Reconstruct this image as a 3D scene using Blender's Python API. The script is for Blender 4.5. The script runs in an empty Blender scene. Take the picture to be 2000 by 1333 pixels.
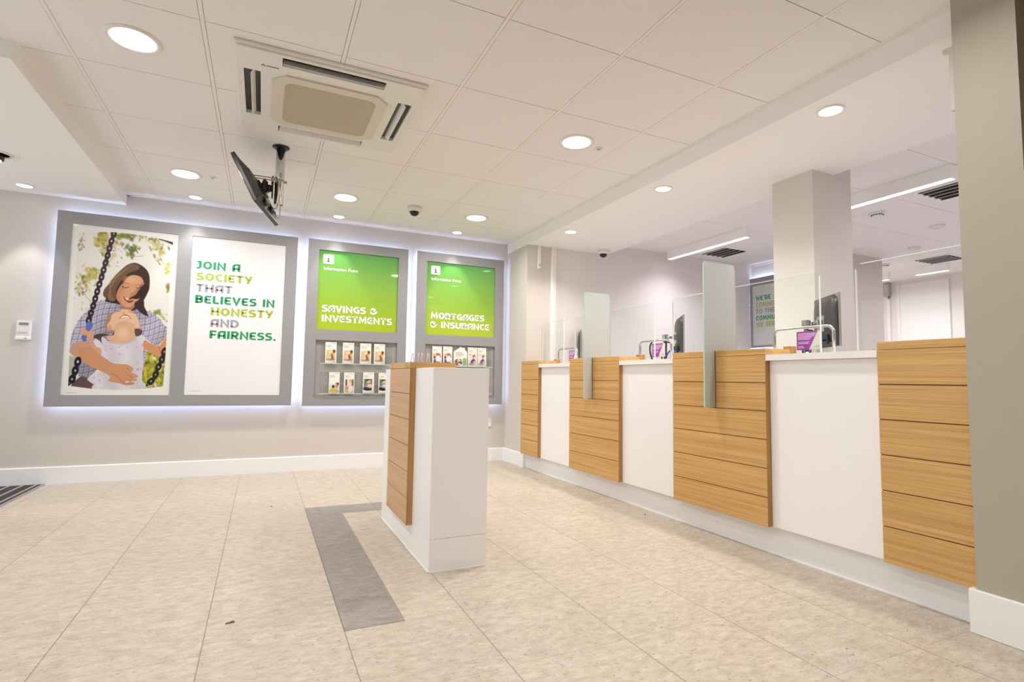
import bpy, bmesh, math, random
import numpy as np
from mathutils import Vector, Matrix
random.seed(7)
S = bpy.context.scene
COL = S.collection
PI = math.pi

# ------------------------------------------------------------------ camera, world, exposure
F_PX = 1051.255
RX, RY, RZ, CAM_H = 0.0714, 0.0152, 0.4330, 0.9014
cz, sz, cx_, sx_, cy_, sy_ = math.cos(RZ), math.sin(RZ), math.cos(RX), math.sin(RX), math.cos(RY), math.sin(RY)
FW = Vector((sz*cx_, cz*cx_, sx_)); RT = Vector((cz, -sz, 0)); UP = RT.cross(FW)
R2 = RT*cy_ + UP*sy_; U2 = UP*cy_ - RT*sy_
cd = bpy.data.cameras.new('camera'); cam = bpy.data.objects.new('camera', cd); COL.objects.link(cam)
cam.matrix_world = Matrix(((R2.x, U2.x, -FW.x, 0), (R2.y, U2.y, -FW.y, 0), (R2.z, U2.z, -FW.z, CAM_H), (0, 0, 0, 1)))
cd.sensor_fit = 'HORIZONTAL'; cd.sensor_width = 36; cd.lens = F_PX/2000*36
cd.clip_start = 0.02; cd.clip_end = 100
S.camera = cam

W = bpy.data.worlds.new('world'); S.world = W; W.use_nodes = True
bg = W.node_tree.nodes['Background']; bg.inputs[0].default_value = (0.90, 0.95, 1.0, 1); bg.inputs[1].default_value = 2.6

S.view_settings.view_transform = 'Standard'; S.view_settings.look = 'None'
S.view_settings.exposure = -0.17; S.view_settings.gamma = 1; S.view_settings.use_curve_mapping = False
try:
    S.cycles.max_bounces = 10; S.cycles.diffuse_bounces = 6; S.cycles.transparent_max_bounces = 24
    S.cycles.caustics_reflective = False; S.cycles.caustics_refractive = False; S.cycles.sample_clamp_indirect = 4
    S.cycles.use_denoising = True
except Exception: pass

# light powers (watts)
P_DOWN, P_WALL, P_SOFFIT, P_OFFICE = 14.5, 22.0, 9.0, 12.0
E_HALO, E_LENS = 22.0, 9.0

# main planes
ZC, ZS, XW, YW = 2.453, 2.34, 2.4334, 5.577
YN, XK, ZB, ZT = 5.06, 2.504, 0.152, 1.055

# ------------------------------------------------------------------ colour and materials
def lin(c):
    return tuple(((v/255)/12.92 if v/255 <= 0.04045 else ((v/255+0.055)/1.055)**2.4) for v in c)
MATS = {}
def mat(name, rgb, rough=0.5, metal=0.0, spec=0.5, bump=0, bscale=200, coat=0):
    if name in MATS: return MATS[name]
    m = bpy.data.materials.new(name); m.use_nodes = True
    nt = m.node_tree; b = nt.nodes['Principled BSDF']
    b.inputs['Base Color'].default_value = (*lin(rgb), 1)
    b.inputs['Roughness'].default_value = rough; b.inputs['Metallic'].default_value = metal
    b.inputs['Specular IOR Level'].default_value = spec
    b.inputs['Coat Weight'].default_value = coat; b.inputs['Coat Roughness'].default_value = 0.04
    if bump:
        tc = nt.nodes.new('ShaderNodeTexCoord'); n = nt.nodes.new('ShaderNodeTexNoise'); n.inputs['Scale'].default_value = bscale
        n.inputs['Detail'].default_value = 4
        bp = nt.nodes.new('ShaderNodeBump'); bp.inputs['Strength'].default_value = bump; bp.inputs['Distance'].default_value = 0.002
        nt.links.new(tc.outputs['Object'], n.inputs['Vector']); nt.links.new(n.outputs['Fac'], bp.inputs['Height'])
        nt.links.new(bp.outputs['Normal'], b.inputs['Normal'])
    MATS[name] = m; return m
def emit(name, rgb, strength):
    if name in MATS: return MATS[name]
    m = bpy.data.materials.new(name); m.use_nodes = True; nt = m.node_tree
    for n in list(nt.nodes): nt.nodes.remove(n)
    e = nt.nodes.new('ShaderNodeEmission'); o = nt.nodes.new('ShaderNodeOutputMaterial')
    e.inputs[0].default_value = (*lin(rgb), 1); e.inputs[1].default_value = strength
    nt.links.new(e.outputs[0], o.inputs[0]); MATS[name] = m; return m
def glass(name, tint=(246, 250, 248), refl=1.0, rough=0.0):
    m = bpy.data.materials.new(name); m.use_nodes = True; nt = m.node_tree
    for n in list(nt.nodes): nt.nodes.remove(n)
    N = nt.nodes.new; L = nt.links.new
    o = N('ShaderNodeOutputMaterial'); t = N('ShaderNodeBsdfTransparent'); g = N('ShaderNodeBsdfGlossy'); mx = N('ShaderNodeMixShader'); f = N('ShaderNodeFresnel')
    t.inputs[0].default_value = (*lin(tint), 1); g.inputs['Roughness'].default_value = rough; f.inputs[0].default_value = 1.45
    mu = N('ShaderNodeMath'); mu.operation = 'MULTIPLY'; mu.inputs[1].default_value = refl
    ge = N('ShaderNodeNewGeometry'); fr = N('ShaderNodeMath'); fr.operation = 'SUBTRACT'; fr.inputs[0].default_value = 1.0; L(ge.outputs['Backfacing'], fr.inputs[1])
    m2 = N('ShaderNodeMath'); m2.operation = 'MULTIPLY'; L(f.outputs[0], m2.inputs[0]); L(fr.outputs[0], m2.inputs[1])   # mirror only at the outer faces
    L(m2.outputs[0], mu.inputs[0]); L(mu.outputs[0], mx.inputs[0]); L(t.outputs[0], mx.inputs[1]); L(g.outputs[0], mx.inputs[2]); L(mx.outputs[0], o.inputs[0])
    MATS[name] = m; return m
def noise_mix(name, c1, c2, scale, stretch=(1, 1, 1), rough=0.45, spec=0.5, detail=6, contrast=(0.35, 0.65), bump=0.0, c3=None, coord='Object'):
    m = bpy.data.materials.new(name); m.use_nodes = True; nt = m.node_tree; N = nt.nodes.new; L = nt.links.new
    b = nt.nodes['Principled BSDF']; tc = N('ShaderNodeTexCoord'); mp = N('ShaderNodeMapping'); n = N('ShaderNodeTexNoise'); r = N('ShaderNodeValToRGB')
    mp.inputs['Scale'].default_value = stretch; n.inputs['Scale'].default_value = scale; n.inputs['Detail'].default_value = detail; n.inputs['Roughness'].default_value = 0.65
    r.color_ramp.elements[0].position, r.color_ramp.elements[1].position = contrast
    r.color_ramp.elements[0].color = (*lin(c1), 1); r.color_ramp.elements[1].color = (*lin(c2), 1)
    if c3:
        e = r.color_ramp.elements.new((contrast[0]+contrast[1])/2); e.color = (*lin(c3), 1)
    L(tc.outputs[coord], mp.inputs[0]); L(mp.outputs[0], n.inputs['Vector']); L(n.outputs['Fac'], r.inputs[0]); L(r.outputs[0], b.inputs['Base Color'])
    b.inputs['Roughness'].default_value = rough; b.inputs['Specular IOR Level'].default_value = spec
    if bump:
        bp = N('ShaderNodeBump'); bp.inputs['Strength'].default_value = bump; bp.inputs['Distance'].default_value = 0.001
        L(n.outputs['Fac'], bp.inputs['Height']); L(bp.outputs[0], b.inputs['Normal'])
    MATS[name] = m; return m
def oak(name, stretch, c1=(176, 132, 76), c2=(212, 170, 108)):
    """fine straight grain: two noises, the second very stretched"""
    m = bpy.data.materials.new(name); m.use_nodes = True; nt = m.node_tree; N = nt.nodes.new; L = nt.links.new
    b = nt.nodes['Principled BSDF']; tc = N('ShaderNodeTexCoord'); oi = N('ShaderNodeObjectInfo')
    mp = N('ShaderNodeMapping'); mp.inputs['Scale'].default_value = stretch
    ad = N('ShaderNodeVectorMath'); ad.operation = 'ADD'
    sc = N('ShaderNodeVectorMath'); sc.operation = 'SCALE'; sc.inputs[3].default_value = 37.0
    L(oi.outputs['Random'], sc.inputs[0]); L(tc.outputs['Object'], mp.inputs[0]); L(mp.outputs[0], ad.inputs[0]); L(sc.outputs[0], ad.inputs[1])
    n = N('ShaderNodeTexNoise'); n.inputs['Scale'].default_value = 1.0; n.inputs['Detail'].default_value = 5; n.inputs['Roughness'].default_value = 0.7; n.inputs['Distortion'].default_value = 0.4
    n2 = N('ShaderNodeTexNoise'); n2.inputs['Scale'].default_value = 0.25; n2.inputs['Detail'].default_value = 2
    L(ad.outputs[0], n.inputs['Vector']); L(ad.outputs[0], n2.inputs['Vector'])
    mx = N('ShaderNodeMix'); mx.data_type = 'FLOAT'; mx.inputs[0].default_value = 0.35; L(n.outputs['Fac'], mx.inputs[2]); L(n2.outputs['Fac'], mx.inputs[3])
    r = N('ShaderNodeValToRGB'); r.color_ramp.elements[0].position = 0.34; r.color_ramp.elements[1].position = 0.60
    r.color_ramp.elements[0].color = (*lin(c1), 1); r.color_ramp.elements[1].color = (*lin(c2), 1)
    L(mx.outputs[0], r.inputs[0]); L(r.outputs[0], b.inputs['Base Color']); b.inputs['Roughness'].default_value = 0.42; b.inputs['Specular IOR Level'].default_value = 0.35
    MATS[name] = m; return m

M_WALL = mat('wall paint taupe', (208, 200, 192), 0.75, bump=0.05)
M_PILLAR = mat('wall paint stone', (172, 165, 150), 0.75, bump=0.05)
M_OFFWALL = mat('office wall paint', (226, 220, 217), 0.75)
M_COLUMN = mat('column paint', (212, 207, 200), 0.7)
M_WHITE = mat('white paint', (232, 228, 224), 0.6)
M_TILE = mat('ceiling tile', (238, 235, 234), 0.9, spec=0.2, bump=0.25, bscale=500)
M_GRID = mat('ceiling grid', (240, 236, 231), 0.6)
M_DARKGAP = mat('shadow gap', (150, 138, 126), 0.9)
M_SOFFIT = mat('plaster white', (244, 241, 240), 0.8)
M_SKIRT = mat('skirting gloss', (238, 238, 238), 0.3)
M_LAM = mat('white laminate', (241, 239, 239), 0.35)
M_PLINTH = mat('white plinth', (236, 236, 238), 0.25)
M_SOLID = mat('white solid surface', (236, 233, 228), 0.3)
M_OAKH = oak('oak horizontal grain', (60, 1.8, 260))
M_OAKX = oak('oak along x', (1.6, 30, 55))
M_OAKV = oak('oak vertical grain', (45, 45, 1.6), (150, 108, 58), (184, 140, 84))
M_OAKP = oak('oak pink lit', (60, 2.2, 200), (188, 146, 108), (208, 168, 130))  # podium oak, tinted pinker for the light that falls on it
M_GROOVE = mat('oak groove', (105, 70, 35), 0.8)
M_GREY = mat('frame grey', (150, 149, 152), 0.45)
M_GREYIN = mat('recess grey', (170, 166, 163), 0.4)
M_POSTER = mat('poster paper', (234, 234, 236), 0.03, spec=0.6)
M_BLACK = mat('black plastic', (22, 22, 23), 0.35)
M_DGREY = mat('dark grey plastic', (62, 60, 60), 0.4)
M_CHROME = mat('chrome', (215, 215, 216), 0.08, metal=1)
M_STEEL = mat('brushed steel', (190, 188, 185), 0.25, metal=1)
M_LED = emit('led halo', (190, 210, 255), E_HALO)
M_LENS = emit('lamp lens', (255, 250, 246), E_LENS)
M_TUBE = emit('linear lens', (250, 244, 255), 4.5)
M_GLASS = glass('clear screen', (252, 253, 252), 0.65)
M_ACRYL = glass('clear acrylic', (251, 252, 252), .8)
M_EDGE = mat('glass edge', (226, 234, 231), 0.2)
M_GREENEDGE = mat('glass green edge', (176, 205, 193), 0.2)
M_LENSDARK = mat('camera bubble', (14, 13, 14), 0.06)
M_AC = mat('air con white', (230, 227, 221), 0.45)
M_ACG = None
M_CARD = mat('leaflet paper', (236, 233, 226), 0.5)
M_PURPLE = mat('purple print', (172, 58, 180), 0.35)
M_BLUE = mat('blue cable', (30, 50, 150), 0.4)

# frosted glass of the privacy fins
def frosted():
    m = bpy.data.materials.new('frosted glass'); m.use_nodes = True; nt = m.node_tree
    for n in list(nt.nodes): nt.nodes.remove(n)
    N = nt.nodes.new; L = nt.links.new
    o = N('ShaderNodeOutputMaterial'); d = N('ShaderNodeBsdfDiffuse'); tl = N('ShaderNodeBsdfTranslucent'); t = N('ShaderNodeBsdfTransparent'); g = N('ShaderNodeBsdfGlossy')
    d.inputs[0].default_value = (*lin((238, 243, 240)), 1); tl.inputs[0].default_value = (*lin((240, 246, 243)), 1); g.inputs['Roughness'].default_value = 0.25
    a = N('ShaderNodeMixShader'); a.inputs[0].default_value = 0.5; L(d.outputs[0], a.inputs[1]); L(tl.outputs[0], a.inputs[2])
    b = N('ShaderNodeMixShader'); b.inputs[0].default_value = 0.42; L(a.outputs[0], b.inputs[1]); L(t.outputs[0], b.inputs[2])
    c = N('ShaderNodeMixShader'); f = N('ShaderNodeFresnel'); L(f.outputs[0], c.inputs[0]); L(b.outputs[0], c.inputs[1]); L(g.outputs[0], c.inputs[2]); L(c.outputs[0], o.inputs[0])
    return m
M_FROST = frosted()

# grille of the air-con: fine ribs from a wave bump
def grille_mat():
    m = mat('air con grille', (196, 184, 162), 0.6); nt = m.node_tree; N = nt.nodes.new; L = nt.links.new
    tc = N('ShaderNodeTexCoord'); w = N('ShaderNodeTexWave'); w.bands_direction = 'Y'; w.inputs['Scale'].default_value = 26; bp = N('ShaderNodeBump')
    r = N('ShaderNodeValToRGB'); r.color_ramp.elements[0].color = (*lin((168, 154, 132)), 1); r.color_ramp.elements[1].color = (*lin((208, 196, 176)), 1)
    bp.inputs['Strength'].default_value = 0.6; bp.inputs['Distance'].default_value = 0.004
    b = nt.nodes['Principled BSDF']
    L(tc.outputs['Object'], w.inputs['Vector']); L(w.outputs['Fac'], bp.inputs['Height']); L(bp.outputs[0], b.inputs['Normal']); L(w.outputs['Fac'], r.inputs[0]); L(r.outputs[0], b.inputs['Base Color'])
    return m
M_ACG = grille_mat()

def floor_mat(name, ca, cb, joint, tile=0.447, x0=0.305, y0=2.045):
    m = bpy.data.materials.new(name); m.use_nodes = True; nt = m.node_tree; N = nt.nodes.new; L = nt.links.new
    b = nt.nodes['Principled BSDF']; g = N('ShaderNodeNewGeometry'); sp = N('ShaderNodeSeparateXYZ'); L(g.outputs['Position'], sp.inputs[0])
    def math_(op, a, bb=None, clamp=False):
        n = N('ShaderNodeMath'); n.operation = op; n.use_clamp = clamp
        for i, v in enumerate((a, bb)):
            if v is None: continue
            if isinstance(v, (int, float)): n.inputs[i].default_value = v
            else: L(v, n.inputs[i])
        return n.outputs[0]
    fx = math_('DIVIDE', math_('SUBTRACT', sp.outputs[0], x0), tile); fy = math_('DIVIDE', math_('SUBTRACT', sp.outputs[1], y0), tile)
    def line(f, w):
        a = math_('ABSOLUTE', math_('SUBTRACT', math_('FRACT', math_('ADD', f, 0.5)), 0.5)); return math_('LESS_THAN', a, w)
    lx = line(fx, 0.0042); ly = line(fy, 0.0026)
    cb_ = N('ShaderNodeCombineXYZ'); L(math_('FLOOR', fx), cb_.inputs[0]); L(math_('FLOOR', fy), cb_.inputs[1])
    wn = N('ShaderNodeTexWhiteNoise'); L(cb_.outputs[0], wn.inputs['Vector'])
    # streaked stone: noise stretched along x, shifted per tile
    mp = N('ShaderNodeMapping'); mp.inputs['Scale'].default_value = (11, 22, 1); L(g.outputs['Position'], mp.inputs[0])
    sh = N('ShaderNodeVectorMath'); sh.operation = 'MULTIPLY_ADD'; L(wn.outputs['Color'], sh.inputs[0]); sh.inputs[1].default_value = (9, 9, 9); L(mp.outputs[0], sh.inputs[2])
    n1 = N('ShaderNodeTexNoise'); n1.inputs['Scale'].default_value = 1.6; n1.inputs['Detail'].default_value = 9; n1.inputs['Roughness'].default_value = 0.76; L(sh.outputs[0], n1.inputs['Vector'])
    r = N('ShaderNodeValToRGB'); r.color_ramp.elements[0].position = 0.33; r.color_ramp.elements[1].position = 0.66
    r.color_ramp.elements[0].color = (*lin(ca), 1); r.color_ramp.elements[1].color = (*lin(cb), 1); L(n1.outputs['Fac'], r.inputs[0])
    # dark pits
    mp2 = N('ShaderNodeMapping'); mp2.inputs['Scale'].default_value = (14, 30, 1); L(sh.outputs[0], mp2.inputs[0]); 
    n2 = N('ShaderNodeTexNoise'); n2.inputs['Scale'].default_value = 0.9; n2.inputs['Detail'].default_value = 3; L(mp2.outputs[0], n2.inputs['Vector'])
    mp2.inputs['Scale'].default_value = (6, 7, 1)
    pit = N('ShaderNodeMapRange'); pit.inputs['From Min'].default_value = 0.63; pit.inputs['From Max'].default_value = 0.73; L(n2.outputs['Fac'], pit.inputs['Value'])
    mx = N('ShaderNodeMix'); mx.data_type = 'RGBA'; L(math_('MULTIPLY', pit.outputs[0], 0.85), mx.inputs[0]); L(r.outputs[0], mx.inputs[6]); mx.inputs[7].default_value = (*lin(tuple(v*0.62 for v in ca)), 1)
    hs = N('ShaderNodeHueSaturation'); L(math_('ADD', math_('MULTIPLY', wn.outputs['Value'], 0.05), 0.975), hs.inputs['Value']); L(mx.outputs[2], hs.inputs['Color'])
    mj = N('ShaderNodeMix'); mj.data_type = 'RGBA'; L(math_('MAXIMUM', math_('MULTIPLY', lx, 0.8), math_('MULTIPLY', ly, 0.45)), mj.inputs[0]); L(hs.outputs[0], mj.inputs[6]); mj.inputs[7].default_value = (*lin(joint), 1)
    L(mj.outputs[2], b.inputs['Base Color']); b.inputs['Roughness'].default_value = 0.42; b.inputs['Specular IOR Level'].default_value = 0.4
    bp = N('ShaderNodeBump'); bp.inputs['Strength'].default_value = 0.12; bp.inputs['Distance'].default_value = 0.002; L(n1.outputs['Fac'], bp.inputs['Height']); L(bp.outputs[0], b.inputs['Normal'])
    MATS[name] = m; return m
M_FLOOR = floor_mat('floor stone vinyl', (170, 157, 139), (206, 195, 180), (128, 112, 90))
M_INLAY = floor_mat('floor grey vinyl', (126, 118, 112), (162, 153, 147), (104, 95, 86))

# ------------------------------------------------------------------ mesh builder
class MB:
    def __init__(s): s.bm = bmesh.new(); s.mi = 0
    def _fin(s, faces):
        for f in faces: f.material_index = s.mi
    def box(s, x0, x1, y0, y1, z0, z1, bevel=0, seg=1, rot=None, smooth=False):
        vs = [s.bm.verts.new((x, y, z)) for x in (x0, x1) for y in (y0, y1) for z in (z0, z1)]
        idx = ((0, 1, 3, 2), (4, 6, 7, 5), (0, 4, 5, 1), (2, 3, 7, 6), (0, 2, 6, 4), (1, 5, 7, 3))
        fs = [s.bm.faces.new([vs[i] for i in q]) for q in idx]
        s._fin(fs)
        if bevel:
            es = list({e for f in fs for e in f.edges})
            r = bmesh.ops.bevel(s.bm, geom=es, offset=bevel, segments=seg, profile=0.5, affect='EDGES', clamp_overlap=True)
            s._fin(r['faces'])
        return s
    def prism(s, poly, axis, lo, hi, smooth=False):
        """poly: 2d points; axis: extrusion axis ('x': pts are (y,z); 'y': (x,z); 'z': (x,y))"""
        def P(a, b, h): return (h, a, b) if axis == 'x' else ((a, h, b) if axis == 'y' else (a, b, h))
        A = [s.bm.verts.new(P(a, b, lo)) for a, b in poly]; B = [s.bm.verts.new(P(a, b, hi)) for a, b in poly]
        n = len(poly); fs = [s.bm.faces.new(A), s.bm.faces.new(B[::-1])]
        for i in range(n):
            j = (i+1) % n; fs.append(s.bm.faces.new((A[i], B[i], B[j], A[j])))
            if smooth: fs[-1].smooth = True
        s._fin(fs); return s
    def lathe(s, prof, c, seg=32, axis=(0, 0, 1), smooth=True):
        """prof: list of (r, h) along axis from point c"""
        ax = Vector(axis).normalized(); q = Vector((0, 0, 1)).rotation_difference(ax)
        rings = []
        for r, h in prof:
            if r < 1e-6: rings.append([s.bm.verts.new(Vector(c)+q @ Vector((0, 0, h)))])
            else: rings.append([s.bm.verts.new(Vector(c)+q @ Vector((r*math.cos(t*2*PI/seg), r*math.sin(t*2*PI/seg), h))) for t in range(seg)])
        fs = []
        for a, b in zip(rings, rings[1:]):
            for i in range(seg):
                j = (i+1) % seg
                v = [a[i % len(a)], a[j % len(a)], b[j % len(b)], b[i % len(b)]]
                v = [x for k, x in enumerate(v) if x not in v[:k]]
                if len(v) > 2:
                    f = s.bm.faces.new(v); f.smooth = smooth; fs.append(f)
        for ring in (rings[0], rings[-1]):
            if len(ring) > 1: fs.append(s.bm.faces.new(ring))
        s._fin(fs); return s
    def cyl(s, p0, p1, r, seg=20):
        p0, p1 = Vector(p0), Vector(p1); d = p1-p0
        return s.lathe([(r, 0), (r, d.length)], p0, seg, d)
    def tube(s, pts, r, seg=10, closed=False):
        pts = [Vector(p) for p in pts]; n = len(pts); rings = []; nrm = None
        for i, p in enumerate(pts):
            t = (pts[min(i+1, n-1)]-pts[max(i-1, 0)]).normalized()
            if nrm is None:
                nrm = t.orthogonal().normalized()
            nrm = (nrm - t*nrm.dot(t)).normalized(); bn = t.cross(nrm)
            rings.append([s.bm.verts.new(p+nrm*r*math.cos(k*2*PI/seg)+bn*r*math.sin(k*2*PI/seg)) for k in range(seg)])
        fs = []
        for a, b in zip(rings, rings[1:]):
            for k in range(seg):
                f = s.bm.faces.new((a[k], a[(k+1) % seg], b[(k+1) % seg], b[k])); f.smooth = True; fs.append(f)
        fs.append(s.bm.faces.new(rings[0][::-1])); fs.append(s.bm.faces.new(rings[-1])); s._fin(fs); return s
    def xform(s, M): bmesh.ops.transform(s.bm, matrix=M, verts=s.bm.verts); return s
    def build(s, name, mats, parent=None, origin=None, **props):
        bmesh.ops.recalc_face_normals(s.bm, faces=s.bm.faces)
        o_ = Vector(origin) if origin is not None else (ORG[parent.name].copy() if parent is not None else Vector((0, 0, 0)))
        bmesh.ops.translate(s.bm, verts=s.bm.verts, vec=-o_)
        me = bpy.data.meshes.new(name); s.bm.to_mesh(me); s.bm.free()
        for m in (mats if isinstance(mats, (list, tuple)) else [mats]): me.materials.append(m)
        ob = bpy.data.objects.new(name, me); COL.objects.link(ob)
        if parent is not None: ob.parent = parent
        else: ob.location = o_
        ORG[ob.name] = o_
        for k, v in props.items(): ob[k] = v
        return ob
ORG = {}
def thing(name, label, cat, loc, group=None):
    o = bpy.data.objects.new(name, None); COL.objects.link(o); o.location = loc; o.empty_display_size = 0.05
    o['label'] = label; o['category'] = cat
    if group: o['group'] = group
    ORG[o.name] = Vector(loc); return o
def tag(o, label, cat, group=None):
    o['label'] = label; o['category'] = cat
    if group: o['group'] = group
    return o
def struct(name, mb, m, origin=(0, 0, 0)):
    o = mb.build(name, m, origin=origin); o['kind'] = 'structure'; return o
def dup(root, delta, label, group=None):
    r = root.copy(); COL.objects.link(r); r.location = root.location+Vector(delta); r['label'] = label
    if group: r['group'] = group
    ORG[r.name] = ORG[root.name]+Vector(delta)
    for ch in [o for o in bpy.data.objects if o.parent == root]:
        c = ch.copy(); COL.objects.link(c); c.parent = r
        for g in [o for o in bpy.data.objects if o.parent == ch]:
            d = g.copy(); COL.objects.link(d); d.parent = c
    return r
def lamp(name, kind, loc, power, color=(1, 1, 1), size=0.1, target=None, **kw):
    d = bpy.data.lights.new(name, kind); d.energy = power; d.color = color
    if kind == 'AREA': d.shape = 'DISK'; d.size = size
    if kind == 'SPOT': d.shadow_soft_size = size
    for k, v in kw.items(): setattr(d, k, v)
    o = bpy.data.objects.new(name, d); COL.objects.link(o); o.location = loc
    if target is not None: o.rotation_euler = (Vector(target)-Vector(loc)).to_track_quat('-Z', 'Y').to_euler()
    return o

# ------------------------------------------------------------------ lettering: stroke font drawn for this place
def arc(cx, cy, rx, ry, a0, a1, n=10):
    return [(cx+rx*math.cos(math.radians(a0+(a1-a0)*i/n)), cy+ry*math.sin(math.radians(a0+(a1-a0)*i/n))) for i in range(n+1)]
h = 0.1; Tt = 0.9
GL = {
 'A': (.66, [[(.1, 0), (.1, .62)]+arc(.34, .62, .24, .28, 180, 100)+[(.56, .9), (.56, 0)], [(.1, .36), (.56, .36)]]),
 'B': (.62, [[(.1, 0), (.1, .9), (.33, .9)]+arc(.33, .71, .17, .19, 90, -90)+[(.1, .52)], [(.3, .52)]+arc(.34, .31, .19, .21, 90, -90)+[(.1, .1)]]),
 'C': (.60, [[(.56, .87)]+arc(.42, .5, .33, .4, 105, 255, 14)+[(.56, .13)]]),
 'D': (.66, [[(.1, .1), (.1, .9), (.28, .9)]+arc(.28, .5, .3, .4, 90, -90, 14)+[(.05, .1)]]),
 'E': (.56, [[(.54, .9), (.24, .9)]+arc(.24, .76, .14, .14, 90, 180, 4)+[(.1, .24)]+arc(.24, .24, .14, .14, 180, 270, 4)+[(.54, .1)], [(.1, .5), (.48, .5)]]),
 'F': (.54, [[(.1, 0), (.1, .9), (.54, .9)], [(.1, .47), (.48, .47)]]),
 'G': (.66, [[(.57, .87)]+arc(.43, .5, .34, .4, 100, 270, 16)+[(.56, .1), (.56, .48), (.36, .48)]]),
 'H': (.68, [[(.1, 0), (.1, 1)], [(.58, 0), (.58, 1)], [(.1, .5), (.58, .5)]]),
 'I': (.22, [[(.11, 0), (.11, 1)]]),
 'J': (.42, [[(.06, .9), (.3, .9), (.3, .28)]+arc(.14, .28, .16, .18, 0, -90, 5)+[(.0, .1)]]),
 'L': (.52, [[(.1, 1), (.1, .24)]+arc(.24, .24, .14, .14, 180, 270, 4)+[(.5, .1)]]),
 'M': (.86, [[(.1, 0), (.16, .92), (.43, .3), (.70, .92), (.76, 0)]]),
 'N': (.70, [[(.1, 0), (.1, .93), (.60, .07), (.60, 1)]]),
 'O': (.72, [arc(.36, .5, .26, .4, 90, 450, 24)]),
 'R': (.64, [[(.1, 0), (.1, .9), (.33, .9)]+arc(.34, .66, .2, .24, 90, -90)+[(.1, .42)], [(.32, .42), (.56, 0)]]),
 'S': (.58, [[(.53, .9), (.24, .9)]+arc(.26, .71, .17, .19, 100, 260, 8)+[(.34, .5)]+arc(.33, .305, .17, .205, 85, -90, 8)+[(.03, .1)]]),
 'T': (.60, [[(0, .9), (.60, .9)], [(.30, .9), (.30, 0)]]),
 'U': (.68, [[(.1, 1), (.1, .36)]+arc(.34, .36, .24, .26, 180, 360, 10)+[(.58, 1)]]),
 'V': (.66, [[(.06, 1), (.33, .06), (.60, 1)]]),
 'W': (.94, [[(.06, 1), (.26, .08), (.47, .8), (.68, .08), (.88, 1)]]),
 'Y': (.62, [[(.05, 1), (.31, .44)], [(.57, 1), (.25, 0)]]),
 '&': (.74, [arc(.28, .71, .17, .19, 90, 450, 14), [(.28, .52)]+arc(.30, .31, .22, .21, 100, 285, 10)+[(.52, .2), (.72, .5)]]),
 '.': (.28, [[(.13, 0), (.13, .22)]]),
 "'": (.2, [[(.1, 1.02), (.1, .72)]]),
 ' ': (.34, []),
 'i': (.5, [[(.05, .62), (.27, .62), (.27, .08)], [(.0, .06), (.52, .06)], [(.27, .84), (.27, 1.0)]]),
}
def ribbon(bm, pts, t, place, mi=0):
    P = [Vector((x, y)) for x, y in pts]
    P = [p for i, p in enumerate(P) if i == 0 or (p-P[i-1]).length > 1e-4]
    n = len(P); L, Rr = [], []
    closed = (P[0]-P[-1]).length < 1e-3 and n > 3
    for i, p in enumerate(P):
        a = (p-P[i-1]).normalized() if i > 0 else ((p-P[-2]).normalized() if closed else None)
        b = (P[i+1]-p).normalized() if i < n-1 else ((P[1]-P[0]).normalized() if closed else None)
        d1 = a or b; d2 = b or a
        n1 = Vector((-d1.y, d1.x)); n2 = Vector((-d2.y, d2.x)); m = (n1+n2)
        m = m.normalized() if m.length > 1e-5 else n1
        k = 1/max(m.dot(n1), 0.42)
        L.append(bm.verts.new(place(*(p+m*k*t/2)))); Rr.append(bm.verts.new(place(*(p-m*k*t/2))))
    for i in range(n-1):
        f = bm.faces.new((L[i], Rr[i], Rr[i+1], L[i+1])); f.material_index = mi
def text_width(s, sp=.1): return sum(GL[c][0]+sp for c in s)-sp
def lettering(bm, s, place, size, width=None, t=.205, sp=.1, mi=0):
    """place(a,b) maps metres right / up from the baseline start to 3d"""
    sx = size if width is None else width/text_width(s, sp)
    x = 0
    for c in s:
        w, st = GL[c]
        for pl in st:
            ribbon(bm, [((x+px)*1.0, py) for px, py in pl], t, lambda a, b: place(a*sx, b*size), mi)
        x += w+sp

def font_mesh(name, body, size, loc_fn, m, parent, width=None):
    cu = bpy.data.curves.new(name, 'FONT'); cu.body = body; cu.size = size; cu.offset = size*0.012
    ob = bpy.data.objects.new(name, cu); COL.objects.link(ob); bpy.context.view_layer.update()
    me = bpy.data.meshes.new_from_object(ob.evaluated_get(bpy.context.evaluated_depsgraph_get())); bpy.data.objects.remove(ob)
    xs = [v.co.x for v in me.vertices]; k = 1 if width is None else width/(max(xs)-min(xs))
    o_ = ORG[parent.name]
    for v in me.vertices: v.co = Vector(loc_fn(v.co.x*k, v.co.y))-o_
    me.materials.clear(); me.materials.append(m)
    o = bpy.data.objects.new(name, me); COL.objects.link(o); o.parent = parent; ORG[o.name] = o_; return o

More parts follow.
